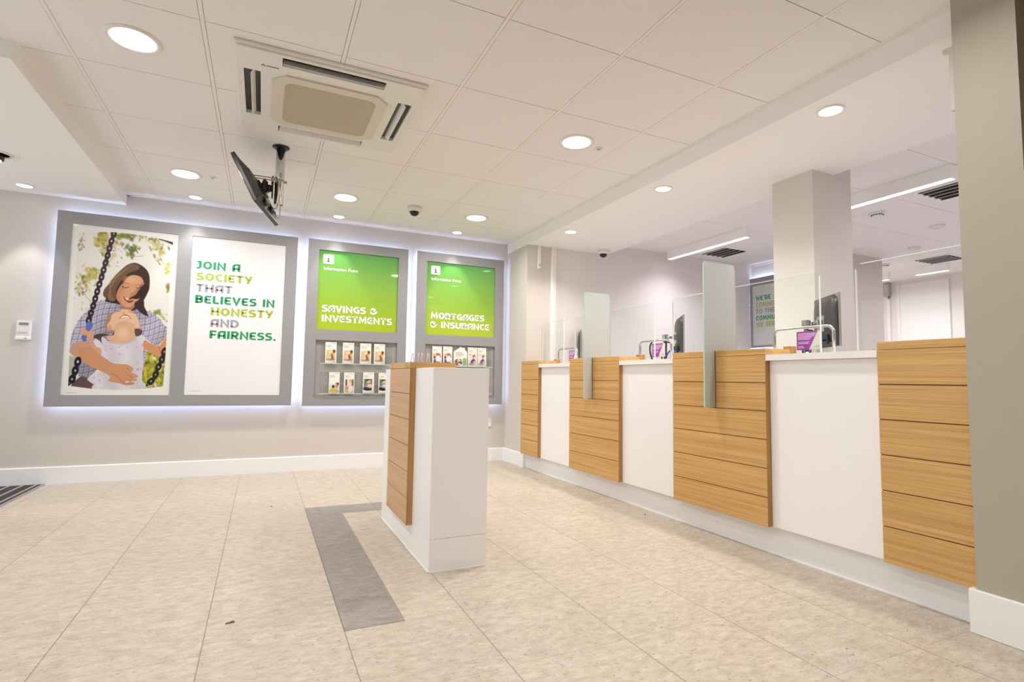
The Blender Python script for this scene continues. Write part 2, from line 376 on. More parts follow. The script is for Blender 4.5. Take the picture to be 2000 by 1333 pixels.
# ------------------------------------------------------------------ print painter (numpy raster into vertex colours)
def spline(pts, n=4, closed=True):
    if n <= 1: return pts
    P = np.array(pts, float); out = []; N = len(P)
    for i in range(N if closed else N-1):
        p0, p1, p2, p3 = (P[(i-1) % N], P[i], P[(i+1) % N], P[(i+2) % N]) if closed else (P[max(i-1, 0)], P[i], P[i+1], P[min(i+2, N-1)])
        for k in range(n):
            t = k/n
            out.append(.5*((2*p1)+(-p0+p2)*t+(2*p0-5*p1+4*p2-p3)*t*t+(-p0+3*p1-3*p2+p3)*t**3))
    if not closed: out.append(P[-1])
    return [tuple(p) for p in out]
class Paint:
    def __init__(s, X, Y, base):
        s.X, s.Y = X, Y; s.rgb = np.ones(X.shape+(3,))*np.array(lin(base))
        s.rng = np.random.default_rng(11)
    def blend(s, a, c, sl=np.s_[:, :]):
        c = np.array(lin(c)) if not isinstance(c, np.ndarray) else c
        v = s.rgb[sl]; s.rgb[sl] = v*(1-a[..., None])+c*a[..., None]
    def _clip(s, x0, x1, y0, y1):
        m = (s.X >= x0) & (s.X <= x1) & (s.Y >= y0) & (s.Y <= y1)
        r = np.where(m.any(1))[0]; c = np.where(m.any(0))[0]
        if len(r) == 0 or len(c) == 0: return None
        return np.s_[r[0]:r[-1]+1, c[0]:c[-1]+1]
    def mask_poly(s, pts, soft, sl):
        X, Y = s.X[sl], s.Y[sl]; d = np.full(X.shape, 1e9); ins = np.zeros(X.shape, bool); n = len(pts)
        for i in range(n):
            (x0, y0), (x1, y1) = pts[i], pts[(i+1) % n]
            dx, dy = x1-x0, y1-y0; L2 = dx*dx+dy*dy+1e-9
            t = np.clip(((X-x0)*dx+(Y-y0)*dy)/L2, 0, 1); d = np.minimum(d, (X-x0-t*dx)**2+(Y-y0-t*dy)**2)
            if abs(dy) > 1e-9: ins ^= ((y0 > Y) != (y1 > Y)) & (X < (x1-x0)*(Y-y0)/dy+x0)
        d = np.sqrt(d); d = np.where(ins, d, -d); return np.clip(.5+d/soft, 0, 1)
    def poly(s, pts, c, soft=5, sm=4, op=1.0, pattern=None):
        pts = spline(pts, sm); a = np.array(pts); sl = s._clip(a[:, 0].min()-soft, a[:, 0].max()+soft, a[:, 1].min()-soft, a[:, 1].max()+soft)
        if sl is None: return
        al = s.mask_poly(pts, soft, sl)*op
        s.blend(al, pattern(s.X[sl], s.Y[sl]) if pattern else c, sl)
    def line(s, pts, w, c, soft=4, sm=4, op=1.0):
        pts = spline(pts, sm, False); a = np.array(pts); q = w/2+soft
        sl = s._clip(a[:, 0].min()-q, a[:, 0].max()+q, a[:, 1].min()-q, a[:, 1].max()+q)
        if sl is None: return
        X, Y = s.X[sl], s.Y[sl]; d = np.full(X.shape, 1e9)
        for (x0, y0), (x1, y1) in zip(pts, pts[1:]):
            dx, dy = x1-x0, y1-y0; L2 = dx*dx+dy*dy+1e-9; t = np.clip(((X-x0)*dx+(Y-y0)*dy)/L2, 0, 1)
            d = np.minimum(d, (X-x0-t*dx)**2+(Y-y0-t*dy)**2)
        s.blend(np.clip(.5+(w/2-np.sqrt(d))/soft, 0, 1)*op, c, sl)
    def ell(s, cx, cy, rx, ry, c, ang=0, soft=.25, op=1.0, ring=0):
        q = max(rx, ry)*1.5; sl = s._clip(cx-q, cx+q, cy-q, cy+q)
        if sl is None: return
        X, Y = s.X[sl]-cx, s.Y[sl]-cy; ca, sa = math.cos(ang), math.sin(ang)
        r = np.sqrt(((X*ca+Y*sa)/rx)**2+((-X*sa+Y*ca)/ry)**2)
        al = np.clip((1-r)/soft+.5, 0, 1) if not ring else np.clip((ring-np.abs(r-1+ring/2))/soft+.5, 0, 1)
        s.blend(al*op, c, sl)
def grid_mesh(name, place, nx, ny, painter, rough=0.03, parent=None, m=None):
    """flat printed sheet: place(s,t) with s,t in 0..1 (t=0 top); painter(S,T)-> (ny+1,nx+1,3) linear colours"""
    s_, t_ = np.meshgrid(np.linspace(0, 1, nx+1), np.linspace(0, 1, ny+1))
    rgb = painter(s_, t_)
    o00, o10, o01 = np.array(place(0, 0)), np.array(place(1, 0)), np.array(place(0, 1))
    co = o00+s_[..., None]*(o10-o00)+t_[..., None]*(o01-o00)
    org = np.array(ORG[parent.name]) if parent is not None else np.array(place(.5, 1))
    me = bpy.data.meshes.new(name); V = (co-org).reshape(-1, 3)
    i = np.arange(ny)[:, None]*(nx+1)+np.arange(nx)[None, :]
    F = np.stack([i, i+nx+1, i+nx+2, i+1], -1).reshape(-1, 4)
    me.vertices.add(len(V)); me.vertices.foreach_set('co', V.ravel()); me.loops.add(F.size); me.loops.foreach_set('vertex_index', F.ravel())
    me.polygons.add(len(F)); me.polygons.foreach_set('loop_start', np.arange(0, F.size, 4)); me.polygons.foreach_set('loop_total', np.full(len(F), 4)); me.update(calc_edges=True); me.validate()
    ca = me.color_attributes.new('print', 'FLOAT_COLOR', 'POINT'); buf = np.ones((len(V), 4)); buf[:, :3] = np.clip(rgb, 0, 1).reshape(-1, 3); ca.data.foreach_set('color', buf.ravel())
    if m is None: m = print_mat(rough)
    me.materials.append(m); o = bpy.data.objects.new(name, me); COL.objects.link(o)
    if parent is not None: o.parent = parent
    else: o.location = org
    ORG[o.name] = Vector(org); return o
def print_mat(rough):
    k = 'printed sheet %g' % rough
    if k in MATS: return MATS[k]
    m = mat(k, (255, 255, 255), rough, spec=0.5); nt = m.node_tree; a = nt.nodes.new('ShaderNodeAttribute'); a.attribute_name = 'print'
    nt.links.new(a.outputs['Color'], nt.nodes['Principled BSDF'].inputs['Base Color']); return m

# ================================================================== THE SETTING
struct('floor', MB().box(-3.3, 2.6, -2.3, 5.7, -0.05, 0), M_FLOOR)
struct('floor_office', MB().box(2.6, 8.8, 0, 5.7, -0.05, 0), mat('office carpet', (176, 172, 172), 0.95))  # unseen floor, coloured pale to bounce light onto the office ceiling
struct('floor_inlay', MB().prism([(.305, 2.04), (.5235, 2.04), (.5235, 3.77), (1.03, 3.77), (1.03, 4.0), (.305, 4.0)], 'z', 0, .001), M_INLAY)

def ceiling(name, x0, x1, y0, y1, gx, gy, xs=None):
    mb = MB(); t = .6
    i0, i1 = math.floor((x0-gx)/t), math.ceil((x1-gx)/t); j0, j1 = math.floor((y0-gy)/t), math.ceil((y1-gy)/t)
    for i in range(i0, i1):
        a, b = max(gx+i*t+.0105, x0), min(gx+(i+1)*t-.0105, x1)
        if b-a < .01: continue
        for j in range(j0, j1):
            c, d = max(gy+j*t+.002, y0), min(gy+(j+1)*t-.002, y1)
            if d-c > .01: mb.box(a, b, c, d, ZC, ZC+.014)
    mb.mi = 1
    for i in range(i0, i1+1):
        x = gx+i*t
        if x0+.02 < x < x1-.02: mb.box(x-.0085, x+.0085, y0, y1, ZC-.0005, ZC+.012)
    mb.mi = 2; mb.box(x0, x1, y0, y1, ZC+.013, ZC+.05)
    return struct(name, mb, [M_TILE, M_GRID, M_DARKGAP])
ceiling('ceiling', -3.3, 2.505, -2.3, YW, -1.5055, .8273)
ceiling('ceiling_office', 3.51, 8.75, .3, 5.65, 3.73, 2.04-1.8)

struct('wall_back', MB().box(-3.4, 2.515, YW, YW+.1, 0, 2.6), M_WALL)
struct('wall_right', MB().box(2.504, 2.79, YN, YW+.1, 0, ZS), M_WALL)
struct('wall_office_back', MB().box(2.79, 5.92, YN+.004, YN+.1, 0, ZC+.02), M_OFFWALL)
struct('wall_office_side', MB().box(5.82, 5.92, 4.02, YN+.004, 0, ZC+.02), M_OFFWALL)
struct('wall_office_return', MB().box(5.92, 6.85, 4.02, 4.12, 0, ZC+.02).box(6.75, 6.85, 4.12, 5.6, 0, ZC+.02), mat('return wall paint', (206, 198, 190), .75))
struct('wall_office_far', MB().box(8.6, 8.7, .2, 5.65, 0, ZC+.02), M_OFFWALL)
struct('wall_office_end', MB().box(6.85, 8.6, 5.5, 5.6, 0, ZC+.02), M_OFFWALL)
struct('wall_office_front', MB().box(2.75, 8.7, .2, .3, 0, ZC+.02), M_OFFWALL)
struct('wall_front', MB().box(-3.3, 2.75, -2.4, -2.3, 0, 2.6), M_WALL)
struct('wall_pillar', MB().box(2.42, 2.75, .93, 1.128, 0, ZC), M_PILLAR)
struct('wall_entrance', MB().box(2.50, 2.75, -2.3, .93, 0, ZC+.02), mat('dim recess brown', (66, 52, 34), .6))  # brown lining, its colour darkened to stand in for the unlit recess
struct('column', MB().box(3.289, 3.69, 2.358, 2.67, 0, ZC), M_COLUMN)
struct('trim_1', MB().box(-3.3, -1.133, 3.19, YW, ZC-.09, ZC), M_SOFFIT)
struct('trim_2', MB().box(2.503, 3.51, .93, YW, ZS, ZC+.03), M_SOFFIT)
# ceiling edge angle along back wall and along the soffits
mb = MB().box(-1.133, 2.503, YW-.022, YW, ZC-.004, ZC).box(2.481, 2.503, .93, YW, ZC-.004, ZC).box(-1.133, -1.111, 3.19, YW, ZC-.004, ZC)
struct('trim_3', mb, M_GRID)
struct('trim_4', MB().box(5.80, 5.82, 4.02, YN, ZC-.02, ZC).box(2.79, 5.82, YN-.016, YN+.004, ZC-.003, ZC), M_GRID)
# far door lining strips
struct('door_1', MB().box(8.57, 8.6, 4.80, 4.84, 0, 2.4).box(8.57, 8.6, 4.16, 4.2, 0, 2.4).box(8.585, 8.6, 4.2, 4.8, 0, 2.4).box(8.55, 8.6, 4.93, 4.97, 0, 2.2), M_WHITE)
SK = .14
struct('baseboard_back', MB().prism([(YW, 0), (YW-.018, 0), (YW-.018, SK-.006), (YW-.012, SK), (YW, SK)], 'x', -3.3, 2.476), M_SKIRT)
struct('baseboard_right', MB().prism([(2.515, 0), (2.476, 0), (2.476, SK-.006), (2.482, SK), (2.515, SK)], 'y', YN-.018, YW).box(2.5151, 2.56, YN-.018, YN, 0, SK), M_SKIRT)
struct('baseboard_pillar', MB().box(2.402, 2.42, .93, 1.146, 0, .158, .003).box(2.42, 2.50, 1.128, 1.146, 0, .158), M_SKIRT)
# glazed shopfront on the left, behind the photographer's shoulder
mb = MB().box(-3.4, -3.3, -2.3, YW, 0, .25).box(-3.4, -3.3, -2.3, YW, 2.25, 2.6)
mb.box(-3.4, -3.3, -2.3, .7, .25, 2.25)  # unseen solid stretch, closed so less daylight reaches the pillar
for y in (.7, 2.2, 3.9, 5.5): mb.box(-3.4, -3.3, y, y+.07, .25, 2.25)
struct('wall_left', mb, mat('shopfront frame', (70, 72, 76), .4))
for k, (a, b) in enumerate(((.77, 2.2), (2.27, 3.9), (3.97, 5.5))):
    struct('window_%d' % (k+1), MB().box(-3.355, -3.345, a, b, .25, 2.25), M_GLASS)

# ================================================================== CEILING FITTINGS
def downlight(name, x, y, z, r, label, group, power, cat='ceiling light', spot=False):
    t = thing(name, label, cat, (x, y, z), group)
    MB().lathe([(r*.77, .0), (r*.77, -.003), (r*.86, -.007), (r*.97, -.006), (r, -.002), (r, 0)], (x, y, z), 40).build('trim_ring', M_WHITE, t)
    MB().lathe([(0, -.0035), (r*.77, -.0035), (r*.77, -.0015)], (x, y, z), 40).build('diffuser', M_LENS, t)
    if spot: lamp(name+'_beam', 'SPOT', (x, y, z-.02), power, (1, .985, .97), .03, (x, y, 0), spot_size=math.radians(56), spot_blend=.22)
    else: lamp(name+'_beam', 'AREA', (x, y, z-.012), power, (1, .975, .95), r*1.6, (x, y, 0), spread=math.radians(160 if r > .1 else 125))
    return t
DL = 'large round downlight in the tiled ceiling, '
for (x, y), l in (((-.612, 2.925), DL+'near the left side, left of the air conditioner'), ((-.608, 4.767), DL+'left of the hanging television'),
                  ((.589, 4.757), DL+'right of the hanging television pole'), ((1.812, 4.78), DL+'right of the black dome camera'),
                  ((1.795, 2.928), DL+'right of the air conditioner')):
    downlight('downlight', x, y, ZC, .115, l, 'large downlights in the tiled ceiling', P_DOWN)
for x, y in ((-.6, 1.1), (.6, 1.1), (1.8, 1.1), (-.6, -.8), (.6, -.8), (1.8, -.8), (-2.2, 1.1), (-2.2, -.8)):
    lamp('downlight_beam', 'AREA', (x, y, ZC-.012), P_DOWN*.6, (1, .975, .95), .18, (x, y, 0), spread=math.radians(160))
WL = 'small round wall-washer spotlight beside the back wall, '
for x, y, z, l in ((-.595, 5.36, ZC, WL+'above the lettered poster'), (.609, 5.36, ZC, WL+'above the savings sign'), (1.816, 5.36, ZC, WL+'above the mortgages sign'),
                   (-1.755, 5.36, ZC-.09, 'small round spotlight in the lower white ceiling at far left')):
    downlight('spotlight', x, y, z, .062, l, 'small spotlights along the back wall', P_WALL, 'spotlight', True)
SL = 'small round downlight in the white soffit over the counter, '
for y, l in ((1.79, SL+'nearest the stone-coloured pillar'), (3.097, SL+'middle one of the row'), (4.425, SL+'farthest, nearest the back wall')):
    downlight('soffit_downlight', 2.655, y, ZS, .068, l, 'small downlights in the counter soffit', P_SOFFIT)
# adjustable spot only half inside the frame
t = thing('adjustable_spotlight', 'adjustable ceiling spotlight cut off by the left photo edge', 'spotlight', (-1.672, 4.65, ZC-.09))
MB().lathe([(.075, 0), (.075, -.006), (.06, -.008), (.06, 0)], (-1.672, 4.65, ZC-.09), 28).build('trim_ring', M_SOFFIT, t)
MB().lathe([(.05, 0), (.05, -.04), (.045, -.045), (0, -.045)], (-1.69, 4.65, ZC-.09), 24).build('lamp_body', M_BLACK, t)
MB().lathe([(.036, -.045), (.036, -.05), (0, -.05)], (-1.69, 4.65, ZC-.09), 24).build('lamp_face', M_LENS, t)

for (x, y), l in (((-.421, 4.743), 'tiny round sensor disc in ceiling tile left of the television'), ((1.978, 2.94), 'tiny round sensor disc in ceiling tile right of the big downlight near the soffit')):
    t = thing('ceiling_sensor', l, 'sensor', (x, y, ZC), 'small ceiling sensors')
    MB().lathe([(.026, 0), (.024, -.005), (.012, -.007), (.012, 0)], (x, y, ZC), 24).build('sensor_plate', M_WHITE, t)
    MB().lathe([(.011, -.005), (.008, -.011), (0, -.013)], (x, y, ZC), 16).build('indicator', mat('sensor lens', (150, 205, 175), .2), t)

def dome_camera(x, y, z, r, label):
    t = thing('dome_camera', label, 'security camera', (x, y, z), 'dome security cameras')
    MB().lathe([(r, 0), (r, -.030), (r*.94, -.042), (r*.70, -.046), (r*.70, -.03)], (x, y, z), 32).build('housing', M_WHITE, t)
    rr = r*.68
    MB().lathe([(rr, -.043)]+[(rr*math.cos(a), -.043-rr*.95*math.sin(a)) for a in [k*PI/16 for k in range(1, 8)]]+[(0, -.043-rr*.95)], (x, y, z), 32).build('bubble', M_LENSDARK, t)
    return t
dome_camera(1.192, 4.738, ZC, .062, 'white dome camera with black bubble on the tiled ceiling')
dome_camera(3.36, 4.90, ZS, .060, 'white dome camera with black bubble under the counter soffit')

# ---- air conditioner cassette
AX, AY = .274, 3.150
t = thing('air_conditioner', 'square white ceiling cassette air conditioner with beige grille and louvres', 'air conditioner', (AX, AY, ZC))
def rrect(h_, r, n=6):
    o = []
    for sx, sy, a0 in ((1, 1, 0), (-1, 1, 90), (-1, -1, 180), (1, -1, 270)):
        o += [(AX+sx*(h_-r)+r*math.cos(math.radians(a0+90*k/n)), AY+sy*(h_-r)+r*math.sin(math.radians(a0+90*k/n))) for k in range(n+1)]
    return o
mb = MB()
Z0 = ZC-.026
br = [-.446, -.424, -.347, -.25, .25, .347, .424, .446]
for i in range(7):
    for j in range(7):
        a, b, c, d = br[i], br[i+1], br[j], br[j+1]
        if (j == 3 and i in (1, 5)) or (i == 3 and j in (1, 5)): continue
        mb.box(AX+a, AX+b, AY+c, AY+d, Z0, ZC-.006)
mb.build('housing', M_AC, t)
# surround flange: rounded plate with the housing standing below it (open middle made from four strips)
mb = MB(); o_ = rrect(.462, .03)
for a, b, c, d in ((-.462, .462, .44, .462), (-.462, .462, -.462, -.44), (.44, .462, -.44, .44), (-.462, -.44, -.44, .44)):
    mb.box(AX+a, AX+b, AY+c, AY+d, ZC-.016, ZC, .006, 2)
mb.build('flange', M_AC, t)
MB().box(AX-.43, AX+.43, AY-.43, AY+.43, ZC-.006, ZC-.001).build('cavity', M_DGREY, t)
for (dx, dy, ang) in ((-.386, 0, 0), (.386, 0, PI), (0, -.386, PI/2), (0, .386, -PI/2)):
    m_ = MB().box(-.024, .024, -.243, .243, -.0015, .0015, .001)
    m_.xform(Matrix.Translation((AX+dx, AY+dy, Z0+.008)) @ Matrix.Rotation(ang, 4, 'Z') @ Matrix.Translation((.006, 0, 0)) @ Matrix.Rotation(math.radians(-62), 4, 'Y'))
    m_.build('louvre', M_AC, t)
g = .294; c_ = .065
octo = [(AX+a+.003, AY+b+.022) for a, b in ((-g+c_, -g), (g-c_, -g), (g, -g+c_), (g, g-c_), (g-c_, g), (-g+c_, g), (-g, g-c_), (-g, -g+c_))]
pan = MB().prism(octo, 'z', Z0-.009, Z0-.001).build('intake_panel', mat('air con panel', (214, 207, 193), .5), t)
mb = MB(); q = .235
o2 = []
for sx, sy, a0 in ((1, 1, 0), (-1, 1, 90), (-1, -1, 180), (1, -1, 270)):
    o2 += [(AX+.003+sx*(q-.05)+.05*math.cos(math.radians(a0+15*k)), AY+.022+sy*(q-.05)+.05*math.sin(math.radians(a0+15*k))) for k in range(7)]
ORG[pan.name] = ORG[t.name]
mb.prism(o2, 'z', Z0-.0105, Z0-.009); mb.build('grille', M_ACG, pan)
# maker's mark: three small diamonds and a word too small to read
mb = MB(); lx, ly, lz = AX-.335, AY-.318, Z0-.001
for k, (a, b) in enumerate(((0, .006), (-.006, -.004), (.006, -.004))):
    mb.prism([(lx+a, ly-b-.006), (lx+a+.004, ly-b), (lx+a, ly-b+.006), (lx+a-.004, ly-b)], 'z', lz, lz+.002)
for k in range(8): mb.box(lx+.016+k*.007, lx+.021+k*.007, ly-.004, ly+.004, lz, lz+.002)
mb.build('badge', M_DGREY, t)

# ---- television on a ceiling pole
t = thing('ceiling_television', 'black television tilted downward on a chrome ceiling pole', 'television', (.05, 3.898, ZC))
MB().lathe([(.0, 0), (.055, 0), (.055, -.004), (.048, -.010), (.031, -.012), (0, -.012)], (.05, 3.898, ZC), 36).build('ceiling_plate', M_BLACK, t)
MB().lathe([(.029, -.010), (.029, -.40), (.025, -.40), (.025, -.30)], (.05, 3.898, ZC), 32).build('pole', M_CHROME, t)
mb = MB().lathe([(.029, 0), (.033, 0), (.033, .022), (.029, .022)], (.05, 3.898, 2.20), 32).box(.075, .098, 3.885, 3.911, 2.202, 2.220, .003).box(.0, .03, 3.86, 3.936, 2.196, 2.226, .003)
mb.build('clamp', M_STEEL, t)
mb = MB().box(.004, .014, 3.862, 3.934, 2.10, 2.235, .002).box(-.03, .006, 3.885, 3.915, 2.14, 2.18, .004).box(-.055, -.02, 3.875, 3.93, 2.125, 2.20, .006).cyl((-.04, 3.9, 2.11), (-.04, 3.9, 2.21), .012, 14).box(-.085, -.045, 3.885, 3.935, 2.13, 2.185, .005)
mb.build('swivel_bracket', M_BLACK, t)
MB().box(-.12, .01, 3.872, 3.876, 2.222, 2.226).box(-.12, .01, 3.92, 3.924, 2.222, 2.226).build('support_rods', M_BLACK, t)
yaw, tilt, TW, TH = .240, .470, .559, .3355
w_ = Vector((math.sin(yaw), math.cos(yaw), 0)); nl = Vector((-math.cos(yaw), math.sin(yaw), 0)); u_ = Vector((0, 0, 1))*math.cos(tilt)+nl*math.sin(tilt); nn = w_.cross(u_)
if nn.dot(nl) < 0: nn = -nn
cc = Vector((-.0999, 3.9373, 2.1285))
Mtv = Matrix(((w_.x, u_.x, nn.x, cc.x), (w_.y, u_.y, nn.y, cc.y), (w_.z, u_.z, nn.z, cc.z), (0, 0, 0, 1)))
hw, hh = TW/2, TH/2
mb = MB().box(-hw, hw, -hh, hh, -.026, 0, .004, 2); mb.xform(Mtv); mb.build('screen_frame', M_BLACK, t)
mb = MB().box(-hw+.012, hw-.012, -hh+.016, hh-.012, 0, .002); mb.xform(Mtv); mb.build('screen', mat('tv screen', (8, 8, 10), .06), t)
# bulged rear shell: frustum
mb = MB(); A = [(-hw+.02, -hh+.02), (hw-.02, -hh+.02), (hw-.02, hh-.02), (-hw+.02, hh-.02)]; B = [(a*.66, b*.62-.012) for a, b in A]
va = [mb.bm.verts.new((a, b, -.024)) for a, b in A]; vb = [mb.bm.verts.new((a, b, -.052)) for a, b in B]
for k in range(4): mb.bm.faces.new((va[k], va[(k+1) % 4], vb[(k+1) % 4], vb[k]))
mb.bm.faces.new(vb); mb.bm.faces.new(va[::-1]); mb.xform(Mtv); sh_ = mb.build('rear_shell', M_DGREY, t); ORG[sh_.name] = ORG[t.name]
mb = MB()
for k in range(2): mb.box(-.13+.16*k, -.03+.16*k, -hh+.03, -hh+.075, -.058, -.04, .003)
mb.xform(Mtv); mb.build('connector_panel', M_BLACK, sh_)
mb = MB().box(-.05, .05, -.05, .05, -.066, -.05, .003).box(-.02, .02, -.03, .03, -.10, -.06, .003); mb.xform(Mtv); mb.build('mounting_plate', M_BLACK, t)
def bez(p0, p1, p2, p3, n=14):
    p0, p1, p2, p3 = map(Vector, (p0, p1, p2, p3)); return [p0*(1-k/n)**3+p1*3*(k/n)*(1-k/n)**2+p2*3*(k/n)**2*(1-k/n)+p3*(k/n)**3 for k in range(n+1)]
e1 = Mtv @ Vector((.16, -hh+.06, -.05)); e2 = Mtv @ Vector((.10, -hh+.09, -.05))
mb = MB().tube(bez((.06, 3.898, 2.10), (.066, 3.898, 1.97), (.06, 3.96, 1.93), e1), .0032, 8).tube(bez((.045, 3.898, 2.10), (.05, 3.9, 2.02), (.03, 3.92, 2.01), e2), .0032, 8)
mb.build('cable', mat('pale cable', (190, 184, 176), .4), t)

# ---- ceiling panel seam (access hatch near the pole)
tag(MB().box(.02, .30, 4.10, 4.42, ZC-.003, ZC, .001).build('access_hatch', M_TILE, origin=(.16, 4.26, ZC-.003)), 'faint square access hatch in the ceiling behind the television pole', 'hatch')

# ================================================================== WALL FRAMES, POSTERS, LEAFLETS
YF, YB = 5.487, 5.517
def halo_frame(name, label, cat, x0, x1, z0, z1, holes, recess=None):
    t = thing(name, label, cat, ((x0+x1)/2, YB, z0), 'halo-lit grey wall frames')
    mb = MB(); xs = sorted({x0, x1} | {h[0] for h in holes} | {h[1] for h in holes}); zz = sorted({z0, z1} | {h[2] for h in holes} | {h[3] for h in holes})
    for a, b in zip(xs, xs[1:]):
        for c, d in zip(zz, zz[1:]):
            if any(h[0] <= (a+b)/2 <= h[1] and h[2] <= (c+d)/2 <= h[3] for h in holes): continue
            mb.box(a, b, YF, YB, c, d)
    bmesh.ops.remove_doubles(mb.bm, verts=mb.bm.verts, dist=1e-5)
    # drop interior faces so the board reads as one panel
    fc = {}
    for f in mb.bm.faces: fc.setdefault(tuple(round(v, 4) for v in f.calc_center_median()), []).append(f)
    bmesh.ops.delete(mb.bm, geom=[f for l in fc.values() if len(l) > 1 for f in l], context='FACES')
    mb.build('frame_board', M_GREY, t)
    MB().box(x0+.03, x1-.03, YB, YB+.004, z0+.03, z1-.03).box(x0+.15, x1-.15, YB+.004, YW, z0+.15, z1-.15).build('backing', M_GREYIN, t)
    i = .022; w = .010
    mb = MB().box(x0+i, x1-i, YB+.001, YB+.010, z0+i, z0+i+w).box(x0+i, x1-i, YB+.001, YB+.010, z1-i-w, z1-i).box(x0+i, x0+i+w, YB+.001, YB+.010, z0+i+w, z1-i-w).box(x1-i-w, x1-i, YB+.001, YB+.010, z0+i+w, z1-i-w)
    mb.build('halo_strip', M_LED, t)
    return t
W1 = (-1.472, -.722, .721, 2.133); W2 = (-.614, .156, .722, 2.138)
halo_frame('poster_frame', 'wide grey halo-lit wall frame holding two tall posters', 'frame', -1.573, .258, .627, 2.232, [W1, W2])
G2 = (.454, 1.233, 1.36, 2.141); R2_ = (.457, 1.243, .717, 1.256)
f2 = halo_frame('sign_frame', 'grey halo-lit wall frame with savings sign above two rows of leaflets', 'frame', .355, 1.332, .619, 2.237, [G2, R2_])
G3 = (1.535, 2.318, 1.361, 2.141); R3 = (1.537, 2.327, .721, 1.26)
f3 = halo_frame('sign_frame', 'grey halo-lit wall frame with mortgages sign, nearest the corner', 'frame', 1.433, 2.425, .625, 2.239, [G3, R3])
for f_, r_ in ((f2, R2_), (f3, R3)):
    a, b, c, d = r_; e = .010
    MB().box(a, b, YB-.002, YB, c, d).build('recess_back', M_GREYIN, f_)
    # clear acrylic liner of the recess
    MB().box(a-.008, b+.008, YF-.004, YF+.0, c-.012, c).box(a, a+.004, YF, YB-.002, c, d).box(b-.004, b, YF, YB-.002, c, d).build('acrylic_liner', M_ACRYL, f_)

